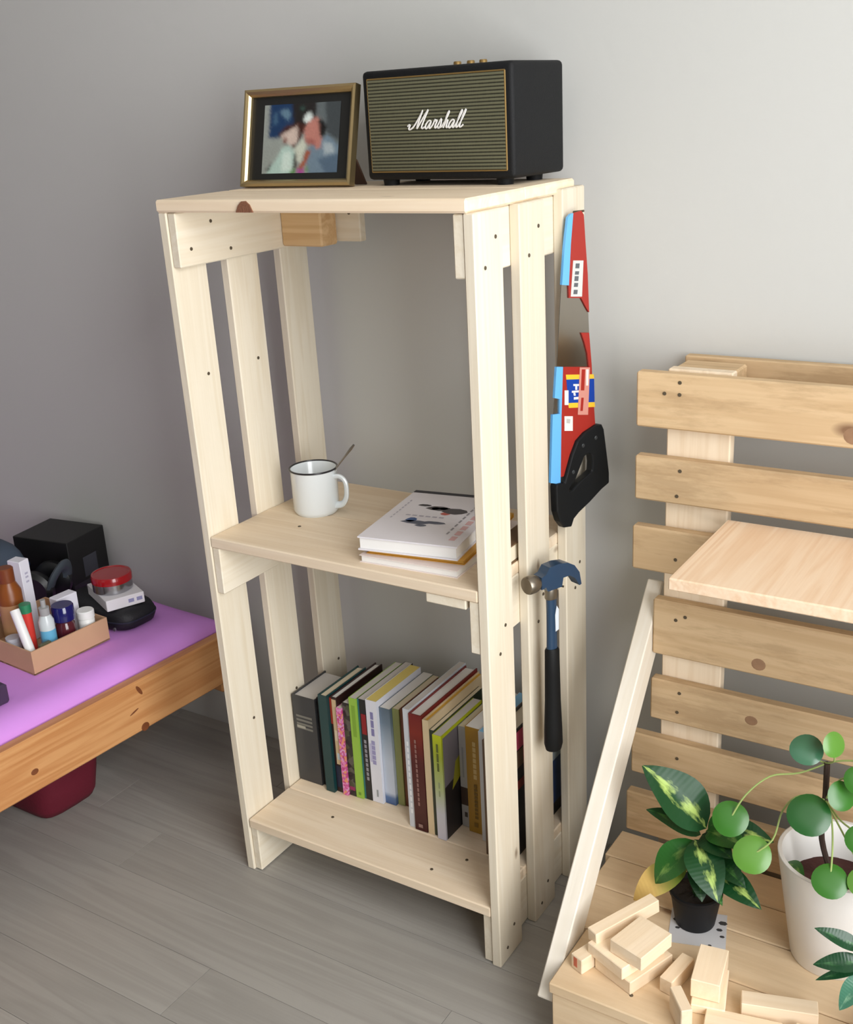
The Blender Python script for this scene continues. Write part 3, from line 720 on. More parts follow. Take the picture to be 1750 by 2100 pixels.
def vgrad(name, stops, h):
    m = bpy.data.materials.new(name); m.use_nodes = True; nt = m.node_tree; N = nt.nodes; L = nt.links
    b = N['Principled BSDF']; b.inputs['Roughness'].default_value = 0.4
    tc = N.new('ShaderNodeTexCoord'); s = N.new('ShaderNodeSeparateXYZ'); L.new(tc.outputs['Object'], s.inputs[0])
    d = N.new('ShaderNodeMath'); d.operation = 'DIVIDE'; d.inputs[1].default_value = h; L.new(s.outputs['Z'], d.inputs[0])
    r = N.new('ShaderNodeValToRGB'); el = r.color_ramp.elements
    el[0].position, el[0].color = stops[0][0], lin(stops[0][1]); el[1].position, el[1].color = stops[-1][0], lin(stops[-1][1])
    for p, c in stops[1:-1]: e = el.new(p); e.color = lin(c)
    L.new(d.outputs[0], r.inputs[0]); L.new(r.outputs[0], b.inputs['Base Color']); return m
LX = T + 0.002
book('thick charcoal hardback, leftmost on the bottom shelf', (LX, 0.152, ZB), 0.054, 0.186, 0.105, (58, 58, 60), group=G, page_col=GREYP,
     prints=title(0.12, 0.82, 0.62, 0.80, 4, (120, 118, 110), 0.45) + [(0.12, 0.5, 0.63, 0.66, (168, 164, 150))])
book('slim black book between the charcoal hardback and the teal one', (LX + 0.055, 0.158, ZB), 0.014, 0.190, 0.10, (18, 18, 24), group=G)
book('dark teal cloth hardback on the bottom shelf', (0.0890, 0.144, ZB), 0.0195, 0.207, 0.128, (14, 58, 60), group=G, page_col=CREAMP)
book('tall black and dark red book beside the teal hardback', (0.1092, 0.152, ZB), 0.0165, 0.204, 0.150, (44, 18, 18), group=G, page_col=WHITEP,
     prints=[(0.0, 0.3, 0.72, 0.99, (156, 50, 34)), (0.3, 0.9, 0.30, 0.98, (204, 178, 140)), (0.45, 0.85, 0.35, 0.42, (190, 200, 206)), (0.4, 0.8, 0.55, 0.66, (222, 200, 176)), (0.1, 0.9, 0.05, 0.28, (30, 34, 58))])
book('small pink patterned book on the bottom shelf', (0.1262, 0.148, ZB), 0.0112, 0.187, 0.125, pattern('pink_pattern', [(206, 92, 154), (226, 130, 186), (222, 160, 204), (230, 150, 110), (196, 70, 130)], 240), group=G, hard=False)
book('slim dark mottled book between the pink and the lime green ones', (0.1380, 0.153, ZB), 0.0148, 0.199, 0.125, pattern('dark_mottle', [(46, 44, 40), (70, 74, 50), (36, 30, 34), (88, 84, 76)], 90), group=G, hard=False, page_col=GREYP,
     prints=[(0.1, 0.9, 0.06, 0.10, (150, 40, 90))])
book('lime green paperback on the bottom shelf', (0.1535, 0.153, ZB), 0.0160, 0.213, 0.155, (150, 192, 70), group=G, hard=False, page_col=GREYP, prints=[(0.3, 0.8, 0.62, 0.93, (128, 168, 54)), (0.35, 0.7, 0.03, 0.06, (110, 150, 50))])
book('black and teal paperback with a red label patch, beside the lime green one', (0.1702, 0.157, ZB), 0.0175, 0.213, 0.160, (26, 28, 34), group=G, hard=False, page_col=GREYP,
     prints=[(0.0, 0.2, 0.0, 1.0, (48, 110, 120)), (0.35, 0.95, 0.66, 0.86, (142, 24, 34))] + title(0.5, 0.8, 0.2, 0.62, 9, (150, 148, 156)))
book('white paperback with purple spine lettering on the bottom shelf', (0.1885, 0.157, ZB), 0.0238, 0.216, 0.150, (226, 228, 238), group=G, hard=False, page_col=YELP,
     prints=title(0.36, 0.64, 0.66, 0.90, 3, (132, 128, 176), 0.12) + title(0.30, 0.62, 0.38, 0.62, 5, (158, 154, 196), 0.15) + [(0.1, 0.3, 0.40, 0.58, (196, 194, 222)), (0.45, 0.6, 0.06, 0.13, (150, 156, 160))])
book('blue-grey cloudy photo paperback right of the purple-lettered white one', (0.2130, 0.164, ZB), 0.0230, 0.203, 0.150, vgrad('cloud_spine', [(0.0, (60, 88, 136)), (0.07, (92, 120, 164)), (0.12, (196, 206, 224)), (0.45, (190, 200, 214)), (0.7, (150, 164, 178)), (0.85, (112, 130, 146)), (1.0, (92, 108, 122))], 0.203), group=G, hard=False, page_col=WHITEP)
book('pale olive paperback on the bottom shelf', (0.2367, 0.171, ZB), 0.0145, 0.203, 0.140, (150, 156, 96), group=G, hard=False, page_col=CREAMP)
book('russet brown hardback left of the taller white book', (0.2520, 0.173, ZB), 0.0370, 0.205, 0.130, (104, 50, 20), group=G, page_col=CREAMP)
book('thin tall white book, first of the taller books', (0.2925, 0.125, ZB), 0.0128, 0.241, 0.195, (206, 210, 216), group=G, hard=False, page_col=GREYP, prints=title(0.35, 0.65, 0.12, 0.75, 12, (236, 238, 240), 0.3))
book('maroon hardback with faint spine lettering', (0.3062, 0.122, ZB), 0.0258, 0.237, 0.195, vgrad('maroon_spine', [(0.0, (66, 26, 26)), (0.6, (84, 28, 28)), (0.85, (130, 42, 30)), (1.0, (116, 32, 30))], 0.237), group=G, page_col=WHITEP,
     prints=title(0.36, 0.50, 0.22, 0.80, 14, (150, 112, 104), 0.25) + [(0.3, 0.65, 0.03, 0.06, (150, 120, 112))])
book('cream hardback with amber page edges', (0.3335, 0.123, ZB), 0.0125, 0.231, 0.195, (218, 196, 158), group=G, page_col=AMBERP)
book('thin dark green book beside the cream hardback', (0.3465, 0.124, ZB), 0.0090, 0.214, 0.170, (44, 56, 40), group=G, hard=False, page_col=CREAMP)
book('narrow yellow-green to white paperback standing furthest forward', (0.3560, 0.118, ZB), 0.0175, 0.211, 0.140, vgrad('lime_fade', [(0.0, (196, 194, 206)), (0.25, (198, 198, 204)), (0.5, (178, 190, 130)), (0.8, (164, 176, 52)), (1.0, (196, 206, 30))], 0.211), group=G, hard=False, page_col=GREYP,
     prints=title(0.38, 0.62, 0.66, 0.93, 3, (96, 104, 44), 0.12) + title(0.42, 0.6, 0.42, 0.58, 2, (150, 160, 120), 0.3),
     art=[([(0.03, 0.0), (1, 0.0), (1, 1), (0.03, 1)], (40, 36, 38)), ([(0.03, 0.5), (0.6, 0.55), (0.6, 1), (0.03, 1)], (124, 118, 124)), ([(0.2, 0.42), (0.45, 0.50), (0.5, 0.72), (0.3, 0.66)], (176, 172, 40)), ([(0.03, 0.97), (1, 0.97), (1, 1), (0.03, 1)], (196, 206, 30)), ([(0.62, 0.55), (0.95, 0.6), (0.95, 0.95), (0.62, 0.95)], (30, 30, 36))])
book('light grey paperback with a dark lower spine', (0.3755, 0.171, ZB), 0.0170, 0.205, 0.125, (176, 174, 172), group=G, hard=False, page_col=CREAMP,
     prints=[(0.0, 1.0, 0.22, 0.40, (66, 48, 38)), (0.35, 0.7, 0.10, 0.15, (70, 64, 60)), (0.3, 0.5, 0.5, 0.8, (150, 150, 150))])
book('mustard yellow paperback at the right end of the visible spines', (0.3945, 0.163, ZB), 0.0320, 0.214, 0.140, (168, 126, 34), group=G, hard=False, page_col=WHITEP,
     prints=title(0.42, 0.62, 0.52, 0.88, 7, (206, 178, 118), 0.18) + title(0.42, 0.62, 0.14, 0.48, 9, (120, 92, 30), 0.25) + [(0.35, 0.6, 0.06, 0.10, (126, 96, 30))])
book('pale book with a sky blue top edge, behind the front right post', (0.4285, 0.150, ZB), 0.024, 0.220, 0.150, (206, 210, 214), group=G, hard=False, page_col=mat('sky_edge', (140, 196, 232), 0.7))
book('brown book seen between the right-hand posts', (0.4535, 0.12, ZB), 0.018, 0.226, 0.190, (110, 84, 60), group=G)
book('black picture book with pink, red and blue cover patches, against the right-hand posts', (0.4725, 0.095, ZB), 0.033, 0.246, 0.215, (22, 20, 22), group=G,
     art=[([(0.0, 0.84), (0.55, 0.84), (0.55, 0.98), (0.0, 0.98)], (206, 84, 122)), ([(0.0, 0.70), (0.5, 0.70), (0.5, 0.83), (0.0, 0.83)], (120, 100, 76)), ([(0.0, 0.53), (0.5, 0.53), (0.5, 0.60), (0.0, 0.60)], (142, 50, 42)),
          ([(0.56, 0.62), (1, 0.62), (1, 0.98), (0.56, 0.98)], (96, 126, 90)), ([(0.56, 0.46), (1, 0.46), (1, 0.62), (0.56, 0.62)], (180, 190, 196)), ([(0.56, 0.10), (1, 0.10), (1, 0.46), (0.56, 0.46)], (44, 66, 112))])

# three books lying on the middle shelf
PG = 'books lying in a pile on the middle shelf'
def flat_book(label, corner, rz, w, d, th, cov, pg, hard=True):
    """lies flat: width w along x, depth d along y, spine on the far (+y) side"""
    o = thing('book', label, 'book', corner, rz, PG)
    cm = cov; ct = 0.0022 if hard else 0.0008
    def c_(bm):
        out = [(0, 0), (d, 0), (d, th), (0, th), (0, th - ct), (d - ct, th - ct), (d - ct, ct), (0, ct)]
        a = [bm.verts.new((0, u, v)) for u, v in out]; b_ = [bm.verts.new((w, u, v)) for u, v in out]
        for i in range(8): bm.faces.new((a[i], a[(i + 1) % 8], b_[(i + 1) % 8], b_[i]))
        for L in (a, b_):
            bm.faces.new((L[0], L[1], L[6], L[7])); bm.faces.new((L[1], L[2], L[5], L[6])); bm.faces.new((L[2], L[3], L[4], L[5]))
    new_obj('cover', mesh_from(c_, 'cover'), cm, o, False)
    box('page_block', (w / 2, (d - ct) / 2 + 0.0008, th / 2), (w - 0.005, d - ct - 0.004, th - 2 * ct - 0.0004), pg, o, bev=0, world=False)
    return o
fa = math.radians(9)
flat_book('thin pale pink and white book, lowest of the pile on the middle shelf', (0.305, 0.020, ZM), math.radians(3), 0.172, 0.225, 0.0120, mat('pinkish_white', (236, 222, 216), 0.5), WHITEP, False)
flat_book('orange-yellow book in the middle of the pile on the middle shelf', (0.312, 0.030, ZM + 0.0123), math.radians(8), 0.165, 0.215, 0.0075, mat('amber_cover', (214, 158, 58), 0.5), mat('amber_pages', (210, 160, 70), 0.8), False)
tb = flat_book('white illustrated book with a black spine, topmost of the pile', (0.304, 0.020, ZM + 0.0202), fa, 0.166, 0.226, 0.0225, mat('white_cover', (226, 222, 226), 0.4), WHITEP, True)
TH = 0.0225
def strip(bm):
    bmesh.ops.create_cube(bm, size=1.0)
    for v in bm.verts: v.co = Vector((0.083 + v.co.x * 0.1662, 0.2205 + v.co.y * 0.0115, TH / 2 + v.co.z * (TH + 0.0004)))
new_obj('spine_strip', mesh_from(strip, 'spine_strip'), mat('navy_black', (24, 24, 36), 0.4), tb, False)
def art_poly(name, polys, c):
    def f(bm):
        for k, p in enumerate(polys): bm.faces.new([bm.verts.new((x * 0.166, yv * 0.226, TH + 0.0002 + 0.00004 * k)) for x, yv in p])
    new_obj(name, mesh_from(f, name), mat('print_%d_%d_%d' % c, c, 0.5), tb, False)
def blob(cx_, cy_, rx, ry, n=9, ph=0.0): return [(cx_ + rx * math.cos(2 * math.pi * i / n + ph) * (1 + 0.18 * math.sin(3 * i)), cy_ + ry * math.sin(2 * math.pi * i / n + ph)) for i in range(n)]
art_poly('cover_print', [blob(0.45, 0.66, 0.13, 0.045), blob(0.64, 0.63, 0.13, 0.060), blob(0.28, 0.70, 0.07, 0.022)], (74, 70, 72))
art_poly('cover_print', [blob(0.66, 0.635, 0.095, 0.040)], (206, 202, 204))
art_poly('cover_print', [blob(0.50, 0.665, 0.05, 0.024)], (210, 206, 206))
art_poly('cover_print', [blob(0.42, 0.655, 0.045, 0.026)], (196, 140, 70))
art_poly('cover_print', [blob(0.57, 0.57, 0.05, 0.03)], (186, 92, 80))
art_poly('cover_print', [blob(0.38, 0.36, 0.15, 0.035), blob(0.56, 0.38, 0.12, 0.026), blob(0.46, 0.31, 0.06, 0.022)], (88, 92, 108))
art_poly('cover_print', [blob(0.31, 0.40, 0.055, 0.045)], (62, 92, 140))
art_poly('cover_print', [[(0.20 + 0.07 * i, 0.475), (0.25 + 0.07 * i, 0.475), (0.25 + 0.07 * i, 0.495), (0.20 + 0.07 * i, 0.495)] for i in range(6)], (176, 172, 184))
art_poly('cover_print', [[(0.78, 0.20 + 0.075 * i), (0.80, 0.20 + 0.075 * i), (0.80, 0.25 + 0.075 * i), (0.78, 0.25 + 0.075 * i)] for i in range(8)], (150, 146, 150))
art_poly('cover_print', [[(0.86, 0.10 + 0.10 * i), (0.92, 0.10 + 0.10 * i), (0.92, 0.175 + 0.10 * i), (0.86, 0.175 + 0.10 * i)] for i in range(8)], (214, 172, 172))
art_poly('cover_print', [[(0.08, 0.40 + 0.05 * i), (0.095, 0.40 + 0.05 * i), (0.095, 0.43 + 0.05 * i), (0.08, 0.43 + 0.05 * i)] for i in range(8)], (182, 178, 188))
# small dark notebook behind the right-hand posts
nb = flat_book('small brown notebook on the middle shelf behind the right-hand posts', (0.490, 0.11, ZM), 0, 0.034, 0.12, 0.03, mat('brown_cover', (104, 78, 50), 0.6), CREAMP)

# ------------------------------------------------------------------ hand saw hanging on the rear right post
SAWA = math.radians(14); SAWO = Vector((0.5575, 0.280, 0.0))
sw = Vector((math.sin(SAWA), math.cos(SAWA), 0)); sn = Vector((sw.y, -sw.x, 0))
def sp(px, py):
    d = ray(px, py); t = (SAWO - CAM_C).dot(sn) / d.dot(sn); p = CAM_C + d * t
    return ((p - SAWO).dot(sw), p.z)
SAWM = Matrix((sw, -sn, Vector((0, 0, 1)))).transposed().to_4x4()    # local x along blade width, -y outwards
saw = thing('hand_saw', 'hand saw in a red and blue cardboard sleeve hanging on the rear right post', 'saw', SAWO, 0)
def sawpart(name, poly, d0, d1, m, holes=(), parent=None):
    def f(bm): prism(bm, [sp(*p) for p in poly], d0, d1, Matrix(), [[sp(*p) for p in h] for h in holes])
    o = new_obj(name, mesh_from(f, name), m, saw, False); o.matrix_basis = SAWM.copy() if parent is None else Matrix()
    if parent is not None: o.parent = parent
    return o
RED = mat('sleeve_red', (160, 40, 30), 0.45); BLUE = mat('sleeve_blue', (104, 178, 236), 0.4); STEELB = mat('saw_steel', (176, 170, 160), 0.22, metal=1.0)
sawpart('blade', [(1164, 446), (1190, 442), (1203, 560), (1208, 680), (1213, 800), (1219, 905), (1190, 930), (1150, 1000), (1131, 985), (1135, 850), (1142, 750), (1151, 584)], -0.0005, 0.0005, STEELB)
up = sawpart('upper_sleeve', [(1173, 437), (1190, 432), (1195, 440), (1198, 490), (1203, 560), (1206, 640), (1201, 632), (1190, 611), (1165, 611), (1164, 585), (1167, 500)], -0.0026, -0.0008, RED)
sawpart('tooth_guard', [(1162, 446), (1168, 439), (1173, 437), (1168, 500), (1164, 585), (1150, 584), (1155, 510)], -0.0030, 0.0012, BLUE)
sawpart('printed_label', [(1173, 534), (1194, 534), (1191, 608), (1168, 608)], -0.0003, 0.0, mat('label_white', (206, 208, 204), 0.4), parent=up).location = (0, -0.0026, 0)
for k, (a, b_) in enumerate(((540, 550), (556, 563), (566, 576), (580, 588), (594, 603))):
    sawpart('label_print', [(1178 - k, a), (1186 - k, a), (1185 - k, b_), (1177 - k, b_)], -0.0002, 0.0, mat('label_ink', (92, 96, 100), 0.5), parent=up).location = (0, -0.0030, 0)
low = sawpart('lower_sleeve', [(1153, 752), (1191, 752), (1206, 752), (1203, 725), (1197, 702), (1190, 682), (1206, 682), (1211, 745), (1214, 800), (1218, 862), (1220, 885), (1190, 895), (1175, 935), (1158, 975), (1147, 978), (1148, 850)], -0.0026, -0.0008, RED)
sawpart('tooth_guard', [(1139, 752), (1152, 752), (1149, 850), (1147, 992), (1127, 990), (1131, 850), (1146, 848), (1146, 818), (1135, 816)], -0.0030, 0.0012, BLUE)
YL = mat('label_yellow', (238, 190, 52), 0.45); BL = mat('label_blue', (14, 62, 158), 0.4); WH = mat('label_bright', (232, 226, 220), 0.45); PK = mat('label_pink', (206, 140, 126), 0.5)
def lp(poly, m, e): sawpart('printed_label', poly, -0.0002, 0.0, m, parent=low).location = (0, -0.0027 - e, 0)
lp([(1158, 768), (1215, 767), (1216, 776), (1159, 778)], YL, 0); lp([(1159, 778), (1216, 776), (1217, 824), (1163, 826)], BL, 0); lp([(1163, 826), (1217, 824), (1218, 834), (1164, 836)], YL, 0)
for q in ([(1173, 787), (1185, 787), (1185, 791), (1173, 791)], [(1177, 791), (1181, 791), (1181, 799), (1177, 799)], [(1170, 801), (1185, 800), (1185, 804), (1170, 805)], [(1173, 805), (1177, 805), (1178, 811), (1174, 811)], [(1174, 814), (1186, 813), (1186, 818), (1174, 819)]): lp(q, WH, 0.0003)
lp([(1186, 753), (1207, 753), (1203, 850), (1182, 850)], PK, 0.0005)
lp([(1190, 757), (1197, 757), (1195, 800), (1188, 800)], RED, 0.0007); lp([(1199, 757), (1204, 757), (1203, 790), (1199, 790)], WH, 0.0007); lp([(1189, 815), (1194, 815), (1192, 842), (1187, 842)], RED, 0.0007)
lp([(1155, 800), (1163, 800), (1163, 830), (1155, 830)], WH, 0.0004); lp([(1155, 853), (1172, 853), (1172, 883), (1155, 883)], WH, 0.0002)
lp([(1159, 858), (1167, 859), (1166, 868), (1159, 867)], mat('label_grey', (186, 182, 178), 0.5), 0.0004)
HB = mat('saw_handle_black', (16, 18, 20), 0.5, spec=0.3)
hd = sawpart('handle', [(1216, 870), (1227, 869), (1231, 878), (1237, 925), (1242, 968), (1242, 988), (1228, 1000), (1205, 1025), (1182, 1047), (1170, 1062), (1165, 1078), (1150, 1080), (1141, 1068), (1135, 1048), (1133, 1000), (1134, 992), (1151, 988), (1157, 965), (1166, 932), (1177, 903), (1192, 886)], -0.0085, 0.0055, HB,
             holes=[[(1191, 934), (1200, 928), (1206, 930), (1208, 946), (1207, 964), (1196, 974), (1180, 988), (1166, 1004), (1160, 1006), (1160, 1000), (1172, 984), (1182, 958)]])
bv = hd.modifiers.new('soften', 'BEVEL'); bv.width = 0.003; bv.segments = 2; bv.limit_method = 'ANGLE'; bv.angle_limit = math.radians(50)
for px, py in ((1188, 912), (1214, 896), (1168, 966)):
    def screw(bm): lathe(bm, [(0.0034, 0), (0.0028, 0.001)], 12, Matrix.Rotation(math.pi / 2, 4, 'X'), True, True)
    s_, z_ = sp(px, py); o = mesh_obj('screw', screw, mat('screw_grey', (110, 116, 120), 0.35, metal=0.9), hd, world=False); o.location = (s_, -0.0083, z_)
def hang_nail(bm): tube(bm, [Vector((W - 0.003, 0.295, 1.172)), Vector((0.562, 0.294, 1.174))], 0.0016, 8)
mesh_obj('hanging_nail', hang_nail, NAIL, case)

# ------------------------------------------------------------------ hammer hanging on the middle right post
hx, hy, hz = 0.5785, 0.134, 0.650
hdir = Vector((0.38, 0.925, 0)).normalized(); hside = Vector((hdir.y, -hdir.x, 0))
HM = Matrix((hdir, -hside, Vector((0, 0, 1)))).transposed().to_4x4()
ham = thing('claw_hammer', 'claw hammer with blue head and shaft and black grip hanging on the middle right post', 'hammer', (hx, hy, hz - 0.31))
def hpart(name, f, m, smooth=True): 
    o = mesh_obj(name, f, m, ham, smooth, 45, world=False); o.matrix_basis = Matrix.Translation((0, 0, 0.31)) @ HM; return o
HBLUE = mat('hammer_blue', (26, 56, 84), 0.35, coat=0.3); HSTEEL = mat('hammer_steel', (132, 124, 112), 0.35, metal=0.9)
def h_head(bm):
    out = [(-0.026, -0.010), (-0.018, -0.008), (-0.014, -0.016), (0.014, -0.016), (0.017, -0.002), (0.030, -0.002), (0.041, -0.010), (0.050, -0.024), (0.054, -0.023), (0.050, -0.002), (0.040, 0.012), (0.026, 0.020), (0.008, 0.023), (-0.010, 0.022), (-0.018, 0.012), (-0.026, 0.010)]
    prism(bm, out, -0.0095, 0.0095)
    bmesh.ops.bevel(bm, geom=[e for e in bm.edges if len(e.link_faces) == 2 and e.calc_face_angle(0) > 0.9], offset=0.0025, segments=2, affect='EDGES')
hh = hpart('head', h_head, HBLUE)
def h_slot(bm): prism(bm, [(0.032, -0.003), (0.0545, -0.0255), (0.056, -0.018), (0.046, 0.008)], -0.0018, 0.0018)
RXm = Matrix.Rotation(-math.pi / 2, 4, 'Y')
def h_face(bm): lathe(bm, [(0.0085, 0.020), (0.0095, 0.026), (0.0130, 0.031), (0.0142, 0.036), (0.0142, 0.046), (0.0128, 0.0485)], 24, RXm, True, True)
hpart('striking_face', h_face, HSTEEL)
def h_shaft(bm): tube(bm, [(0, 0, z) for z in (0.016, -0.02, -0.06, -0.10, -0.135)], [0.0095, 0.0095, 0.0088, 0.0092, 0.010], 16, True, 0.75, up=Vector((1, 0, 0)))
hpart('shaft', h_shaft, HBLUE)
def h_collar(bm): tube(bm, [(0, 0, z) for z in (-0.015, -0.017, -0.032, -0.034)], [0.0105, 0.0112, 0.0112, 0.0102], 16, True, 0.78, up=Vector((1, 0, 0)))
hpart('collar', h_collar, HSTEEL)
def h_grip(bm): tube(bm, [(0, 0, z) for z in (-0.118, -0.122, -0.16, -0.21, -0.262, -0.288, -0.298, -0.301)], [0.0098, 0.0122, 0.0128, 0.0135, 0.0155, 0.0160, 0.0135, 0.008], 18, True, 0.85, up=Vector((1, 0, 0)))
hpart('grip', h_grip, mat('grip_black', (11, 12, 13), 0.6, spec=0.25))
def h_tag(bm): prism(bm, [(0.001, -0.088), (0.0075, -0.086), (0.008, -0.052), (0.004, -0.045), (0.0005, -0.06)], -0.0082, -0.0076)
hpart('sticker', h_tag, mat('sticker_silver', (206, 214, 222), 0.3), False)
def ham_nail(bm):
    tube(bm, [Vector((W - 0.003, 0.150, hz - 0.0185)), Vector((0.592, 0.150, hz - 0.0185))], 0.0017, 8)
mesh_obj('hanging_nail', ham_nail, NAIL, case)

# ------------------------------------------------------------------ wooden offcuts on the bench
GB = 'wooden offcuts heaped on the bench'
def offcut(label, c, size, rz, rx=0.0, ry=0.0):
    me = bpy.data.meshes.new('offcut')
    bm = bmesh.new(); bmesh.ops.create_cube(bm, size=1.0)
    for v in bm.verts: v.co = Vector((v.co.x * size[0], v.co.y * size[1], v.co.z * size[2]))
    bmesh.ops.bevel(bm, geom=bm.edges[:], offset=0.0011, segments=1, affect='EDGES'); bm.to_mesh(me); bm.free()
    me.materials.append(OFFCUT)
    o = new_obj('wooden_offcut', me, OFFCUT); o.location = c; o.rotation_euler = (rx, ry, rz)
    return tag(o, label, 'wood block', GB)
Bz = BZ + 0.0002
A0 = math.radians(69)
offcut('flat pale offcut, lowest of the stack by the diagonal brace', (0.789, -0.038, Bz + 0.011), (0.088, 0.070, 0.022), A0)
offcut('flat offcut second from the bottom of the stack by the brace', (0.778, -0.040, Bz + 0.0223 + 0.010), (0.086, 0.070, 0.020), A0 - 0.02)
offcut('thick square-cut offcut on top of the stack by the brace', (0.802, -0.044, Bz + 0.0426 + 0.0115), (0.070, 0.056, 0.023), A0 + 0.09)
offcut('long narrow stick leaning on the back of the offcut stack', (0.761, -0.008, Bz + 0.052), (0.118, 0.020, 0.022), math.radians(62), 0.0, math.radians(-4))
o = offcut('small offcut with a reddish mark, against the foot of the brace', (0.727, -0.066, Bz + 0.0125), (0.040, 0.022, 0.025), A0)
box('red_mark', (-0.0200, 0.002, 0.002), (0.0006, 0.007, 0.016), mat('crayon_red', (206, 112, 84), 0.7), o, bev=0, world=False)
offcut('narrow offcut lying between the stack and the broad block', (0.853, -0.034, Bz + 0.0125), (0.062, 0.020, 0.025), math.radians(80))
offcut('broad block with a smooth top, right of the narrow offcut', (0.898, -0.028, Bz + 0.0155 + 0.0145), (0.074, 0.040, 0.030), math.radians(99))
offcut('low flat piece under the broad block', (0.902, -0.036, Bz + 0.007), (0.080, 0.046, 0.014), math.radians(104))
offcut('short upright offcut with a bright cut end, nearest the bench front', (0.884, -0.104, Bz + 0.021), (0.046, 0.016, 0.042), math.radians(130))
offcut('long low offcut on the right with a bright front side', (0.996, -0.030, Bz + 0.0125), (0.100, 0.026, 0.025), math.radians(17))
offcut('flat offcut at the bench front in front of the long low one', (0.962, -0.080, Bz + 0.006), (0.100, 0.040, 0.012), math.radians(12))
offcut('square offcut lying at the bench front, rightmost of the heap', (1.050, -0.070, Bz + 0.008), (0.060, 0.045, 0.016), math.radians(-8))

# card under the black pot
card = mesh_obj('paper_sheet', lambda bm: prism(bm, [(-0.043, -0.037), (0.040, -0.040), (0.043, 0.036), (-0.041, 0.040)], -0.0003, 0.0003, Matrix.Rotation(math.pi / 2, 4, 'X')), mat('paper_grey', (206, 206, 208), 0.7), None, False)
card.location = (0.8425, 0.084, BZ + 0.0006); card.rotation_euler = (0, 0, math.radians(14))
tag(card, 'pale grey printed sheet of paper under the black pot', 'paper')
for u, v, s_ in ((-0.033, 0.012, 0.006), (-0.030, -0.006, 0.004), (0.035, 0.020, 0.007), (0.031, 0.004, 0.005), (0.036, -0.010, 0.004), (0.02, -0.033, 0.003)):
    def ink(bm): bm.faces.new([bm.verts.new((u + s_ * math.cos(a), v + 0.7 * s_ * math.sin(a), 0.00035)) for a in [i * math.pi / 3 for i in range(6)]])
    new_obj('printed_mark', mesh_from(ink, 'printed_mark'), mat('ink_dark', (60, 60, 62), 0.6), card, False)

# ------------------------------------------------------------------ plants
def leaf_mat(name, dark, pale, amount, rough=0.42, yellow=None):
    m = bpy.data.materials.new(name); m.use_nodes = True; nt = m.node_tree; N = nt.nodes; L = nt.links
    b = N['Principled BSDF']; b.inputs['Roughness'].default_value = rough; b.inputs['Specular IOR Level'].default_value = 0.4
    uv = N.new('ShaderNodeUVMap'); s = N.new('ShaderNodeSeparateXYZ'); L.new(uv.outputs[0], s.inputs[0])
    # distance from the midrib
    a = N.new('ShaderNodeMath'); a.operation = 'SUBTRACT'; a.inputs[1].default_value = 0.5; L.new(s.outputs['Y'], a.inputs[0])
    ab = N.new('ShaderNodeMath'); ab.operation = 'ABSOLUTE'; L.new(a.outputs[0], ab.inputs[0])
    mp = N.new('ShaderNodeMapping'); mp.inputs['Scale'].default_value = (5, 7, 1); L.new(uv.outputs[0], mp.inputs[0])
    n = N.new('ShaderNodeTexNoise'); n.inputs['Scale'].default_value = 1.0; n.inputs['Detail'].default_value = 3; L.new(mp.outputs[0], n.inputs['Vector'])
    mu = N.new('ShaderNodeMath'); mu.operation = 'MULTIPLY_ADD'; mu.inputs[1].default_value = -1.3; L.new(ab.outputs[0], mu.inputs[0]); L.new(n.outputs['Fac'], mu.inputs[2])
    r = N.new('ShaderNodeValToRGB'); r.color_ramp.elements[0].position = 0.38 - 0.2 * amount; r.color_ramp.elements[0].color = lin(dark)
    r.color_ramp.elements[1].position = 0.60 - 0.2 * amount; r.color_ramp.elements[1].color = lin(pale); L.new(mu.outputs[0], r.inputs[0])
    col = r.outputs[0]
    if yellow:
        r2 = N.new('ShaderNodeValToRGB'); r2.color_ramp.elements[0].position = 0.15; r2.color_ramp.elements[0].color = (0, 0, 0, 1); r2.color_ramp.elements[1].position = 0.6; r2.color_ramp.elements[1].color = (1, 1, 1, 1)
        L.new(s.outputs['X'], r2.inputs[0]); mx = N.new('ShaderNodeMix'); mx.data_type = 'RGBA'; L.new(r2.outputs[0], mx.inputs[0]); L.new(col, mx.inputs[6]); mx.inputs[7].default_value = lin(yellow); col = mx.outputs[2]
    L.new(col, b.inputs['Base Color'])
    w = N.new('ShaderNodeTexWave'); w.inputs['Scale'].default_value = 5.0; w.inputs['Distortion'].default_value = 1.0; L.new(uv.outputs[0], w.inputs['Vector'])
    bu = N.new('ShaderNodeBump'); bu.inputs['Strength'].default_value = 0.07; bu.inputs['Distance'].default_value = 0.002; L.new(w.outputs['Fac'], bu.inputs['Height']); L.new(bu.outputs[0], b.inputs['Normal'])
    return m
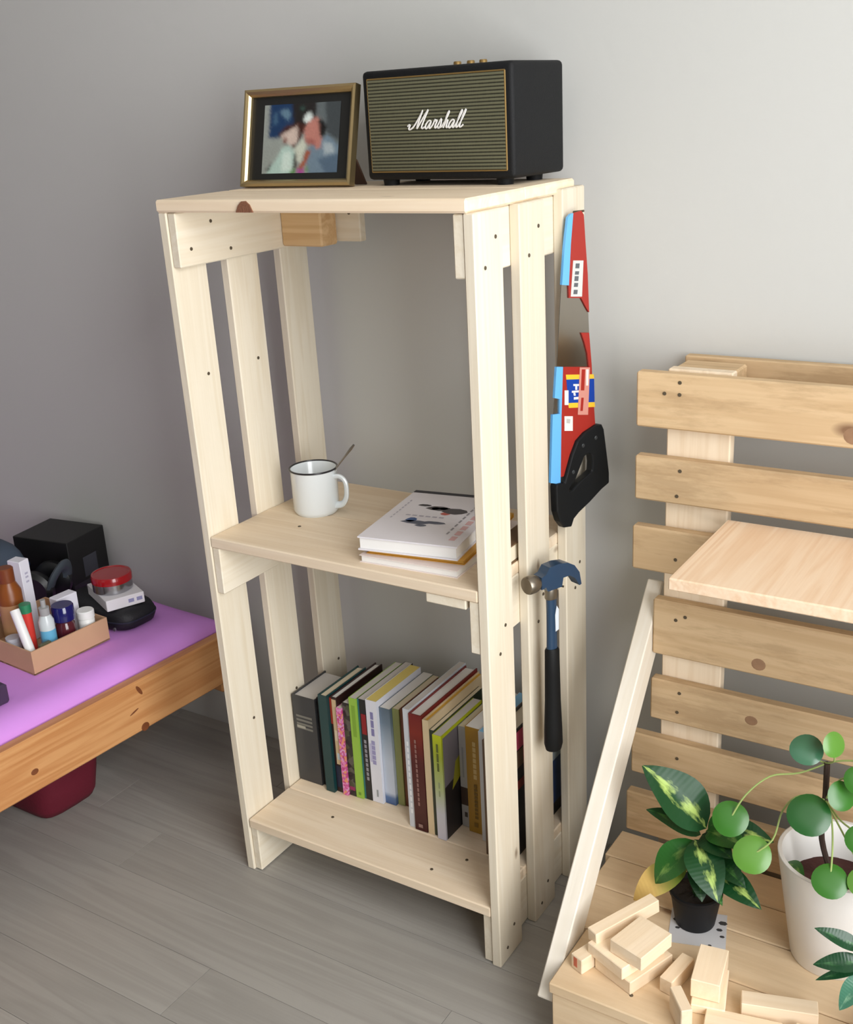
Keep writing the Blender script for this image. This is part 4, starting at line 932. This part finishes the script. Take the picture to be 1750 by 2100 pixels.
def leaf(parent, base, tip, width, nrm, m, bulge=0.25, fold=0.18, name='leaf', peak=0.42):
    base = Vector(base); tip = Vector(tip); nrm = Vector(nrm); ax = tip - base; L = ax.length; x = ax.normalized()
    nrm = (nrm - x * nrm.dot(x)).normalized(); side = nrm.cross(x)
    ctrl = (base + tip) / 2 + nrm * L * bulge
    nu, nv = 12, 6; bm = bmesh.new(); uvl = bm.loops.layers.uv.new('UVMap'); vv = {}
    for i in range(nu + 1):
        u = i / nu; c_ = base * (1 - u) ** 2 + ctrl * 2 * u * (1 - u) + tip * u * u
        e = math.log(0.5) / math.log(peak); prof = max(0.0, math.sin(math.pi * u ** e)) ** 0.8
        if i in (0, nu): prof = 0.02
        for j in range(nv + 1):
            v = j / nv * 2 - 1
            vv[i, j] = (bm.verts.new(c_ + side * (v * width / 2 * prof) + nrm * (abs(v) * width * 0.5 * prof * fold + 0.02 * width * math.sin(9 * u + 2 * v))), (u, j / nv))
    for i in range(nu):
        for j in range(nv):
            q = [vv[i, j], vv[i + 1, j], vv[i + 1, j + 1], vv[i, j + 1]]
            f = bm.faces.new([k[0] for k in q]); f.smooth = True
            for lp_, k in zip(f.loops, q): lp_[uvl].uv = k[1]
    me = bpy.data.meshes.new(name); bm.to_mesh(me); bm.free(); me.materials.append(m)
    return new_obj(name, me, m, parent)
def stem(parent, pts, r, m, name='stem'):
    return mesh_obj(name, lambda bm: tube(bm, catmull(pts, 5), r, 7), m, parent)
def taper(n, a, b_): return [a + (b_ - a) * i / (n - 1) for i in range(n)]
GREEN_V = leaf_mat('variegated_leaf', (18, 66, 30), (172, 198, 104), 0.30)
GREEN_D = leaf_mat('dark_leaf', (20, 60, 26), (60, 108, 44), 0.0)
GREEN_M = leaf_mat('mid_leaf', (40, 98, 34), (110, 150, 70), 0.1)
YELLOWL = leaf_mat('yellowing_leaf', (130, 160, 60), (200, 190, 96), 0.4, yellow=(228, 192, 112))
STEMG = mat('stem_green', (120, 150, 70), 0.5); TRUNK = mat('stem_brown', (58, 42, 34), 0.7, bump=0.5, bscale=150)
SOIL = mat('potting_soil', (42, 34, 28), 0.95, bump=1.0, bscale=120, var=0.4)
def pot(parent, r0, r1, h, th, m, soil_z, m2=SOIL, lip=0.0):
    mesh_obj('pot', lambda bm: lathe(bm, [(0.0, 0.0), (r0, 0.0), (r0 + 0.001, 0.002), (r1, h - lip - 0.0015), (r1 + (0.002 if lip else 0), h - lip), (r1 + (0.002 if lip else 0), h - 0.001), (r1 - 0.001, h), (r1 - th, h), (r1 - th - 0.0006, h - 0.002), (r0 - th + (r1 - r0) * 0.3, soil_z * 0.7), (0, soil_z * 0.7)], 48), m, parent, True, 35, world=False)
    def so(bm):
        rr = r0 + (r1 - r0) * soil_z / h - th - 0.0003; seg = 32; rings = []
        for k in range(6):
            q = rr * (k + 0.001) / 5
            rings.append([bm.verts.new((q * math.cos(2 * math.pi * i / seg), q * math.sin(2 * math.pi * i / seg), soil_z + (random.uniform(-1, 1) * 0.0022 if k < 5 else 0))) for i in range(seg)])
        for a, b_ in zip(rings, rings[1:]):
            for i in range(seg): bm.faces.new((a[i], a[(i + 1) % seg], b_[(i + 1) % seg], b_[i]))
        bm.faces.new(rings[0])
    mesh_obj('soil', so, m2, parent, True, 80, world=False)

TC = (CAM_C - Vector((0.85, 0.1, 0.25))).normalized()     # roughly towards the room, the side the leaves face
# dieffenbachia in the black nursery pot
dx, dy = 0.8325, 0.098; dz = BZ + 0.0012
dief = thing('potted_dieffenbachia', 'leafy plant with cream-splashed green leaves in a small black plastic pot', 'potted plant', (dx, dy, dz))
pot(dief, 0.029, 0.038, 0.060, 0.0016, mat('nursery_black', (20, 21, 24), 0.55, spec=0.3), 0.052, lip=0.006)
top = Vector((dx + 0.008, dy + 0.004, dz + 0.150))
stem(dief, [(dx, dy, dz + 0.05), (dx + 0.002, dy, dz + 0.10), top], [0.0055, 0.005, 0.004][0], mat('stem_dark_green', (52, 92, 46), 0.5))
stem(dief, [(dx + 0.004, dy - 0.006, dz + 0.05), (dx + 0.010, dy - 0.008, dz + 0.09), (dx + 0.020, dy - 0.004, dz + 0.115)], 0.004, mat('stem_dark_green', (52, 92, 46), 0.5))
def dl(bpx, tpx, by, ty, w, m, nrm=(0, 0, 1), **kw):
    b_ = at(bpx[0], bpx[1], 'Y', by); t_ = at(tpx[0], tpx[1], 'Y', ty)
    n = Vector(nrm) + TC * kw.pop('face', 1.0)
    return leaf(dief, b_, t_, w, n, m, **kw)
dl((1450, 1698), (1318, 1570), 0.100, 0.085, 0.072, GREEN_V, bulge=0.18, fold=0.25, face=1.6)
dl((1438, 1712), (1326, 1660), 0.100, 0.075, 0.036, GREEN_D, bulge=0.12, face=0.7)
dl((1428, 1725), (1345, 1812), 0.095, 0.060, 0.050, GREEN_M, bulge=0.30, face=1.0)
dl((1412, 1780), (1300, 1846), 0.095, 0.062, 0.048, YELLOWL, bulge=0.30, face=1.0)
dl((1424, 1722), (1474, 1852), 0.090, 0.030, 0.056, GREEN_V, bulge=0.28, face=1.6)
dl((1452, 1778), (1562, 1866), 0.090, 0.050, 0.044, GREEN_V, bulge=0.20, face=1.4)
dl((1440, 1712), (1502, 1762), 0.100, 0.070, 0.042, GREEN_D, bulge=0.22, face=1.2)
dl((1462, 1705), (1588, 1728), 0.110, 0.115, 0.046, GREEN_V, bulge=0.20, face=1.2)
dl((1445, 1790), (1482, 1858), 0.090, 0.045, 0.022, GREEN_M, bulge=0.20, face=1.4)
dl((1452, 1700), (1500, 1690), 0.110, 0.120, 0.034, GREEN_M, bulge=0.2, face=1.0)
dl((1448, 1705), (1536, 1742), 0.105, 0.085, 0.040, GREEN_M, bulge=0.24, face=1.2)
dl((1446, 1745), (1530, 1822), 0.098, 0.060, 0.038, GREEN_D, bulge=0.22, face=1.3)
dl((1430, 1760), (1440, 1850), 0.092, 0.040, 0.034, GREEN_D, bulge=0.24, face=1.4)
dl((1440, 1695), (1420, 1640), 0.108, 0.118, 0.030, GREEN_M, bulge=0.15, face=1.2)
dl((1405, 1735), (1370, 1790), 0.100, 0.080, 0.030, GREEN_D, bulge=0.2, face=1.2)
dl((1440, 1730), (1510, 1800), 0.105, 0.085, 0.040, GREEN_D, bulge=0.2, face=1.2)

# pilea in the white pot
ex, ey, ez = 1.0265, 0.128, BZ + 0.0003
pil = thing('potted_pilea', 'plant with round coin-shaped leaves on thin stalks in a large white pot', 'potted plant', (ex, ey, ez))
pot(pil, 0.056, 0.083, 0.172, 0.006, mat('white_glaze', (232, 230, 226), 0.35, coat=0.2), 0.118, mat('reddish_soil', (66, 34, 28), 0.95, bump=1.0, bscale=120, var=0.4))
tb0 = Vector((ex - 0.002, ey, ez + 0.118)); tr1 = at(1693, 1640, 'Y', ey - 0.005); tr2 = at(1697, 1565, 'Y', ey - 0.01)
stem(pil, [tb0, at(1686, 1720, 'Y', ey), tr1, tr2], 0.0042, TRUNK, 'trunk')
def disc(c, r, n, m, name='round_leaf'):
    c = Vector(c); n = Vector(n).normalized(); a = n.orthogonal().normalized(); b_ = n.cross(a)
    bm = bmesh.new(); uvl = bm.loops.layers.uv.new('UVMap'); seg = 24; rings = []; cen = (bm.verts.new(c), (0.5, 0.5))
    for k in (1, 2, 3, 4):
        q = k / 4; ring = []
        for i in range(seg):
            th_ = 2 * math.pi * i / seg; rr = r * q * (1 + 0.015 * math.sin(3 * th_))
            ring.append((bm.verts.new(c + (a * math.cos(th_) + b_ * math.sin(th_)) * rr - n * (r * 0.14 * q ** 3)), (0.5 + 0.5 * q * math.cos(th_), 0.5 + 0.5 * q * math.sin(th_))))
        rings.append(ring)
    def face(q):
        f = bm.faces.new([k[0] for k in q]); f.smooth = True
        for lp_, k in zip(f.loops, q): lp_[uvl].uv = k[1]
    for i in range(seg): face([cen, rings[0][i], rings[0][(i + 1) % seg]])
    for p, q in zip(rings, rings[1:]):
        for i in range(seg): face([p[i], q[i], q[(i + 1) % seg], p[(i + 1) % seg]])
    me = bpy.data.meshes.new(name); bm.to_mesh(me); bm.free(); me.materials.append(m)
    return new_obj(name, me, m, pil)
def coin_mat(name, c, rough=0.3):
    return mat(name, c, rough, bump=0.15, bscale=40, var=0.12, spec=0.6)
CO1 = coin_mat('coin_leaf_dark', (34, 88, 36)); CO2 = coin_mat('coin_leaf_mid', (54, 112, 34)); CO3 = coin_mat('coin_leaf_light', (92, 142, 52)); CO4 = coin_mat('coin_leaf_blue', (66, 112, 84), 0.2)
PET = mat('petiole_green', (156, 176, 104), 0.45)
def coin(cpx, r, Y, nrm, m, start, mids):
    c = at(cpx[0], cpx[1], 'Y', Y); n = Vector(nrm).normalized()
    disc(c, r, n, m)
    pts = [start] + [at(p[0], p[1], 'Y', p[2]) for p in mids] + [c - n * 0.004]
    stem(pil, pts, 0.0013, PET, 'petiole')
cd = (CAM_C - Vector((1.0, 0.1, 0.4))).normalized()
U = Vector((0, 0, 1)); XX = Vector((1, 0, 0))
coin((1655, 1536), 0.0225, 0.110, cd + U * 0.5, CO4, tr2, [(1682, 1560, 0.12)])
coin((1713, 1528), 0.0175, 0.105, cd + XX * 0.9, CO3, tr2, [(1712, 1560, 0.11)])
coin((1728, 1633), 0.0200, 0.080, cd + XX * 0.7 + U * 0.2, CO2, tr1, [(1712, 1615, 0.10)])
coin((1660, 1670), 0.0290, 0.060, cd + U * 0.4, CO1, tr1, [(1672, 1640, 0.09)])
coin((1498, 1678), 0.0255, 0.070, cd + U * 0.25, CO2, tr2, [(1640, 1585, 0.11), (1580, 1592, 0.10), (1530, 1630, 0.085)])
coin((1543, 1752), 0.0265, 0.045, cd + U * 0.3, CO3, tr1, [(1640, 1632, 0.10), (1606, 1662, 0.08), (1585, 1722, 0.06)])
coin((1703, 1806), 0.0235, 0.020, cd + U * 0.5, CO2, tr1, [(1706, 1680, 0.08), (1708, 1740, 0.05)])
coin((1762, 1600), 0.0190, 0.085, cd + U * 0.2, CO2, tr1, [(1725, 1598, 0.10)])
coin((1766, 1722), 0.0200, 0.050, cd + U * 0.3, CO2, tr1, [(1722, 1680, 0.08), (1745, 1700, 0.06)])
coin((1775, 1810), 0.0220, 0.030, cd + U * 0.6, CO3, tr1, [(1735, 1720, 0.07), (1760, 1770, 0.05)])
coin((1790, 1560), 0.0200, 0.12, cd + U * 0.4, CO1, tr2, [(1730, 1560, 0.12)])
leaf(pil, at(1612, 1770, 'Y', 0.115), at(1650, 1800, 'Y', 0.085), 0.024, U + cd * 0.6, GREEN_M, name='fallen_leaf')

# dark-leaved plant at the right edge
qx, qy = 1.165, -0.045
p3 = thing('potted_plant', 'plant with long dark glossy leaves reaching in at the right edge of the bench', 'potted plant', (qx, qy, BZ + 0.0003))
pot(p3, 0.032, 0.045, 0.075, 0.004, mat('clay_pot', (168, 96, 64), 0.7), 0.066)
s0 = Vector((qx, qy, BZ + 0.066)); s1 = Vector((qx - 0.02, qy - 0.01, BZ + 0.12)); s2 = at(1775, 1945, 'Y', -0.05)
stem(p3, [s0, s1, s2], 0.0025, TRUNK)
DG = leaf_mat('glossy_dark_leaf', (26, 66, 38), (60, 104, 62), 0.0, 0.25); DG2 = leaf_mat('glossy_teal_leaf', (70, 120, 96), (120, 160, 130), 0.1, 0.25)
def ql(bpx, tpx, by, ty, w, m, **kw): leaf(p3, at(bpx[0], bpx[1], 'Y', by), at(tpx[0], tpx[1], 'Y', ty), w, cd + U * 0.6, m, **kw)
ql((1772, 1948), (1671, 1903), -0.05, -0.065, 0.021, DG, bulge=0.14)
ql((1778, 1975), (1668, 1978), -0.05, -0.075, 0.025, DG, bulge=0.16)
ql((1772, 1985), (1673, 2010), -0.05, -0.075, 0.013, DG, bulge=0.14)
ql((1775, 1995), (1722, 2072), -0.05, -0.085, 0.026, DG2, bulge=0.22)
ql((1775, 1945), (1725, 1930), -0.05, -0.055, 0.02, DG, bulge=0.3)
ql((1780, 1940), (1850, 1890), -0.05, -0.05, 0.024, DG, bulge=0.2)
ql((1780, 1960), (1870, 1990), -0.05, -0.05, 0.024, DG, bulge=0.2)

# ------------------------------------------------------------------ things on the bed
def bl(px, py, z): return at(px, py, 'Z', z)
CARD = mat('cardboard', (196, 156, 122), 0.8, var=0.04)
tray = thing('cardboard_tray', 'open brown cardboard tray full of toiletries on the bed', 'box', (-0.4385, -0.067, MZ), BEDA)
TW, TL, THt = 0.205, 0.182, 0.050
box('base', (-TW / 2, TL / 2, 0.0018), (TW, TL, 0.003), CARD, tray, bev=0, world=False)
for nm, c_, s_ in (('long_side', (-0.0015, TL / 2, THt / 2), (0.003, TL, THt)), ('long_side', (-TW + 0.0015, TL / 2, THt / 2), (0.003, TL, THt)), ('short_side', (-TW / 2, 0.0015, THt / 2), (TW - 0.006, 0.003, THt)), ('short_side', (-TW / 2, TL - 0.0015, THt / 2), (TW - 0.006, 0.003, THt))):
    box(nm, c_, s_, CARD, tray, bev=0, world=False)
TZ = MZ + 0.0036
trm = Matrix.Translation((-0.4385, -0.067, 0)) @ Matrix.Rotation(BEDA, 4, 'Z')
def tp(x, y, z=TZ): return trm @ Vector((x, y, z))
GT = 'toiletries in the cardboard tray'
def item(name, label, cat, loc, rz=0.0, rot=None):
    o = thing(name, label, cat, loc, rz, GT)
    if rot is not None: o.rotation_euler = rot
    return o
def part_lathe(name, prof, m, parent, seg=24, cap=True):
    return mesh_obj(name, lambda bm: lathe(bm, prof, seg, Matrix(), cap, cap), m, parent, True, 40, world=False)
NAVYG = mat('cobalt_glass', (22, 22, 92), 0.12, coat=0.5); CLEAR = mat('clear_plastic', (206, 214, 216), 0.2); AMB = mat('amber_brown', (132, 70, 22), 0.35)
# jar with cobalt lid
o = item('cosmetic_jar', 'round glass jar with a cobalt blue lid in the tray', 'jar', tp(-0.036, 0.108))
part_lathe('jar_body', [(0.018, 0), (0.020, 0.003), (0.020, 0.055), (0.017, 0.060), (0.017, 0.064)], mat('dark_red_glass', (84, 30, 40), 0.12, coat=0.4), o)
part_lathe('lid', [(0.0205, 0.0642), (0.0225, 0.066), (0.0225, 0.094), (0.0205, 0.097)], NAVYG, o)
o = item('pill_bottle', 'white plastic pill bottle at the right end of the tray', 'bottle', tp(-0.026, 0.152))
part_lathe('bottle_body', [(0.015, 0), (0.0165, 0.002), (0.0165, 0.050), (0.014, 0.054)], WHITE, o)
part_lathe('cap', [(0.0178, 0.0542), (0.0178, 0.068), (0.0160, 0.070)], WHITE, o)
o = item('spray_bottle', 'clear bottle with a grey pump and pale blue contents in the tray', 'bottle', tp(-0.034, 0.066))
part_lathe('bottle_body', [(0.0145, 0), (0.0155, 0.002), (0.0155, 0.080), (0.010, 0.092)], CLEAR, o)
part_lathe('contents', [(0.0159, 0.030), (0.0159, 0.062)], mat('pale_blue', (104, 176, 214), 0.3), o, cap=False)
part_lathe('pump', [(0.010, 0.092), (0.0105, 0.108), (0.005, 0.109), (0.005, 0.124)], mat('grey_plastic', (160, 160, 160), 0.4), o)
a = tp(-0.012, 0.013, TZ + 0.012); b_ = tp(-0.062, 0.020, TZ + 0.115)
o = item('white_tube', 'slim white tube leaning at the near corner of the tray', 'tube', a, 0, (b_ - a).to_track_quat('Z', 'Y').to_euler())
part_lathe('tube_body', [(0.0085, 0.016), (0.0095, 0.018), (0.0095, 0.112), (0.0090, 0.114)], WHITE, o)
part_lathe('cap', [(0.0075, 0.001), (0.0085, 0.003), (0.0085, 0.016)], mat('off_white_plastic', (220, 222, 226), 0.35), o)
o = box('white_carton', tp(-0.146, 0.098, TZ + 0.088), (0.034, 0.026, 0.176), mat('carton_white', (228, 226, 236), 0.5), None, rot=(0, 0, BEDA + 0.2)); tag(o, 'tall white carton standing in the tray', 'carton', GT)
for z in (0.042, 0.052, 0.060): box('printed_line', (0.0172, 0.0, z), (0.0004, 0.008, 0.004), mat('print_lilac', (180, 176, 196), 0.5), o, bev=0, world=False)
o = item('red_tube', 'small red tube with a green cap in the tray', 'tube', tp(-0.066, 0.046))
part_lathe('tube_body', [(0.010, 0), (0.0105, 0.002), (0.0105, 0.098)], mat('tube_red', (214, 62, 52), 0.4), o)
part_lathe('cap', [(0.0115, 0.0983), (0.0115, 0.116)], mat('tube_green', (44, 128, 88), 0.4), o)
o = item('amber_bottle', 'amber brown bottle with a tan label at the left edge of the tray', 'bottle', tp(-0.122, 0.052))
part_lathe('bottle_body', [(0.021, 0), (0.024, 0.003), (0.024, 0.130), (0.015, 0.150)], AMB, o)
part_lathe('label_band', [(0.0243, 0.03), (0.0243, 0.105)], mat('tan_label', (186, 140, 96), 0.6), o, cap=False)
part_lathe('cap', [(0.016, 0.1502), (0.016, 0.178), (0.014, 0.180)], mat('brown_cap', (118, 58, 24), 0.4), o)
o = item('small_tub', 'small grey-white tub at the near left corner of the tray', 'tub', tp(-0.086, 0.020)); part_lathe('tub_body', [(0.0125, 0), (0.014, 0.002), (0.014, 0.040)], mat('tub_white', (208, 208, 216), 0.4), o); part_lathe('lid', [(0.0147, 0.0402), (0.0147, 0.050)], mat('tub_lid', (190, 190, 200), 0.4), o)
o = box('white_carton', tp(-0.078, 0.142, TZ + 0.048), (0.026, 0.050, 0.096), mat('carton_white', (228, 226, 236), 0.5), None, rot=(0, 0, BEDA)); tag(o, 'low white carton behind the cobalt-lidded jar', 'carton', GT)
o = box('compact_case', tp(-0.010, 0.128, TZ + 0.020), (0.010, 0.026, 0.040), mat('dark_red_plastic', (92, 14, 28), 0.3), None, bev=0.003, rot=(0, 0, BEDA), seg=2); tag(o, 'flat dark red compact standing along the near side of the tray', 'compact', GT)
o = box('grey_packet', tp(-0.011, 0.040, TZ + 0.024), (0.010, 0.026, 0.048), mat('olive_plastic', (84, 84, 62), 0.4), None, bev=0.002, rot=(0, 0, BEDA)); tag(o, 'small olive grey packet at the near side of the tray', 'packet', GT)

# black pouch, white box and red tin, stacked
pc = Vector((-0.515, 0.197, MZ))
def pouch_mesh(bm):
    seg = 32; rings = []
    for r, z in ((0.80, 0.0), (0.95, 0.004), (1.0, 0.016), (0.99, 0.030), (0.93, 0.040), (0.80, 0.0455), (0.0, 0.0465)):
        ring = []
        for i in range(seg):
            a = 2 * math.pi * i / seg; e = 0.55; ca, sa = math.cos(a), math.sin(a)
            ring.append(bm.verts.new((math.copysign(abs(ca) ** e, ca) * 0.110 * r, math.copysign(abs(sa) ** e, sa) * 0.058 * r, z)))
        rings.append(ring)
    for a, b_ in zip(rings, rings[1:]):
        for i in range(seg): bm.faces.new((a[i], a[(i + 1) % seg], b_[(i + 1) % seg], b_[i]))
    bm.faces.new(list(reversed(rings[0]))); bmesh.ops.remove_doubles(bm, verts=bm.verts, dist=1e-5)
po = thing('black_pouch', 'soft black zip pouch on the bed beneath the white box', 'pouch', pc, math.radians(-2))
BLACKC = mat('black_cloth', (18, 18, 24), 0.6, bump=0.3, bscale=300)
mesh_obj('pouch_body', pouch_mesh, BLACKC, po, True, 60, world=False)
def zipper(bm):
    seg = 48; tube(bm, [(math.copysign(abs(math.cos(2 * math.pi * i / seg)) ** 0.55, math.cos(2 * math.pi * i / seg)) * 0.1105, math.copysign(abs(math.sin(2 * math.pi * i / seg)) ** 0.55, math.sin(2 * math.pi * i / seg)) * 0.0585, 0.022) for i in range(seg + 1)], 0.0018, 6, False)
mesh_obj('zip', zipper, mat('zip_dark', (34, 36, 54), 0.4), po, world=False)
mesh_obj('zip_pull', lambda bm: lathe(bm, [(0.004, 0), (0.004, 0.003)], 12, Matrix.Translation((0.085, -0.0580, 0.012)) @ Matrix.Rotation(math.pi / 2, 4, 'X'), True, True), mat('zip_silver', (150, 150, 158), 0.3, metal=0.8), po, world=False)
wb = thing('white_box', 'flat white box with small grey print between the pouch and the red tin', 'box', Vector((-0.488, 0.199, MZ + 0.0468)), math.radians(-23.5))
box('box_body', (0, 0, 0.012), (0.122, 0.082, 0.024), mat('box_white', (236, 234, 238), 0.45), wb, bev=0.0012, world=False)
for q in (0.012, 0.030): box('printed_mark', (0.0612, 0.0 + q, 0.012), (0.0004, 0.012, 0.008), mat('print_slate', (150, 150, 190), 0.5), wb, bev=0, world=False)
tin = thing('round_tin', 'round tin with a shiny red lid on top of the white box', 'tin', Vector((-0.490, 0.196, MZ + 0.0710)))
part_lathe('tin_body', [(0.040, 0), (0.0415, 0.001), (0.0415, 0.020)], mat('tin_silver', (176, 176, 180), 0.22, metal=0.95), tin, 40)
part_lathe('lid', [(0.0428, 0.0202), (0.0428, 0.0330), (0.0410, 0.0360), (0.0370, 0.0365), (0.0360, 0.0352)], mat('lid_red', (164, 16, 26), 0.22, coat=0.5), tin, 40)

# black carton against the wall
cb = thing('black_carton', 'large black carton with a grey window patch at the back of the bed', 'box', (-0.775, 0.300, MZ), math.radians(8))
box('carton_body', (0, 0, 0.060), (0.160, 0.125, 0.120), mat('black_card', (20, 20, 20), 0.5), cb, bev=0.0015, world=False)
box('grey_window', (0.0802, 0.002, 0.045), (0.0006, 0.045, 0.048), mat('window_grey', (66, 68, 76), 0.3), cb, bev=0, world=False)
box('lower_band', (0.0802, -0.010, 0.008), (0.0006, 0.100, 0.012), mat('band_grey', (44, 46, 48), 0.4), cb, bev=0, world=False)

# slate-blue bag and black headphones beside the tray
def lump(rx, ry, rz, e1=0.6, e2=0.7):
    def f(bm):
        nu, nv = 20, 12; rings = []
        for j in range(nv + 1):
            ph = -math.pi / 2 + math.pi * j / nv; cz = math.copysign(abs(math.sin(ph)) ** e2, math.sin(ph)); cr = abs(math.cos(ph)) ** e2
            ring = []
            for i in range(nu):
                a = 2 * math.pi * i / nu; ca, sa = math.cos(a), math.sin(a)
                w_ = 1 + 0.03 * math.sin(3 * a + 2 * cz)
                ring.append(bm.verts.new((math.copysign(abs(ca) ** e1, ca) * rx * cr * w_, math.copysign(abs(sa) ** e1, sa) * ry * cr * w_, rz + cz * rz)))
            rings.append(ring)
        for a, b_ in zip(rings, rings[1:]):
            for i in range(nu): bm.faces.new((a[i], a[(i + 1) % nu], b_[(i + 1) % nu], b_[i]))
        bmesh.ops.remove_doubles(bm, verts=bm.verts, dist=1e-4)
    return f
sb = thing('wash_bag', 'slate blue fabric wash bag with a navy band on the bed behind the tray', 'bag', (-0.822, 0.145, MZ), math.radians(-6))
mesh_obj('bag_body', lump(0.078, 0.058, 0.070), mat('slate_cloth', (64, 76, 92), 0.75, bump=0.3, bscale=120), sb, True, 60, world=False)
def band(bm):
    n = 40; tube(bm, [(math.copysign(abs(math.cos(2 * math.pi * i / n)) ** 0.6, math.cos(2 * math.pi * i / n)) * 0.0785, math.copysign(abs(math.sin(2 * math.pi * i / n)) ** 0.6, math.sin(2 * math.pi * i / n)) * 0.0585, 0.082) for i in range(n + 1)], 0.0075, 8, False)
mesh_obj('navy_band', band, mat('navy_cloth', (22, 44, 82), 0.7), sb, world=False)
hp = thing('headphones', 'black over-ear headphones with a grey band propped behind the tray', 'headphones', (-0.690, 0.150, MZ), math.radians(24))
HPB = mat('headphone_black', (16, 17, 20), 0.4)
YX = Matrix.Translation((0, 0, 0.045)) @ Matrix.Rotation(math.pi / 2, 4, 'X')
mesh_obj('ear_cup', lambda bm: lathe(bm, [(0.0, -0.014), (0.036, -0.014), (0.044, -0.006), (0.044, 0.008), (0.034, 0.016), (0.024, 0.014), (0.0, 0.014)], 32, YX), HPB, hp, True, 50, world=False)
mesh_obj('ear_cup', lambda bm: lathe(bm, [(0.0, -0.014), (0.036, -0.014), (0.044, -0.006), (0.044, 0.008), (0.034, 0.016), (0.0, 0.014)], 32, Matrix.Translation((0.012, 0.062, 0)) @ YX), HPB, hp, True, 50, world=False)
def hband(bm):
    tube(bm, catmull([(0.035, 0.0, 0.050), (0.046, 0.006, 0.075), (0.056, 0.030, 0.092), (0.052, 0.056, 0.075), (0.046, 0.062, 0.050)], 6), 0.007, 8, True, 2.2, up=Vector((1, 0, 0)))
mesh_obj('head_band', hband, mat('band_slate', (70, 78, 86), 0.5), hp, world=False)
# dark box edge at the left margin
de = box('purple_case', tuple(at(-22, 1425, 'Z', MZ + 0.02)), (0.05, 0.05, 0.039), mat('dark_purple', (64, 46, 74), 0.5), None, bev=0.004, rot=(0, 0, BEDA)); de.location.z = MZ + 0.0197
tag(de, 'small dark purple case at the left edge of the bed', 'case')
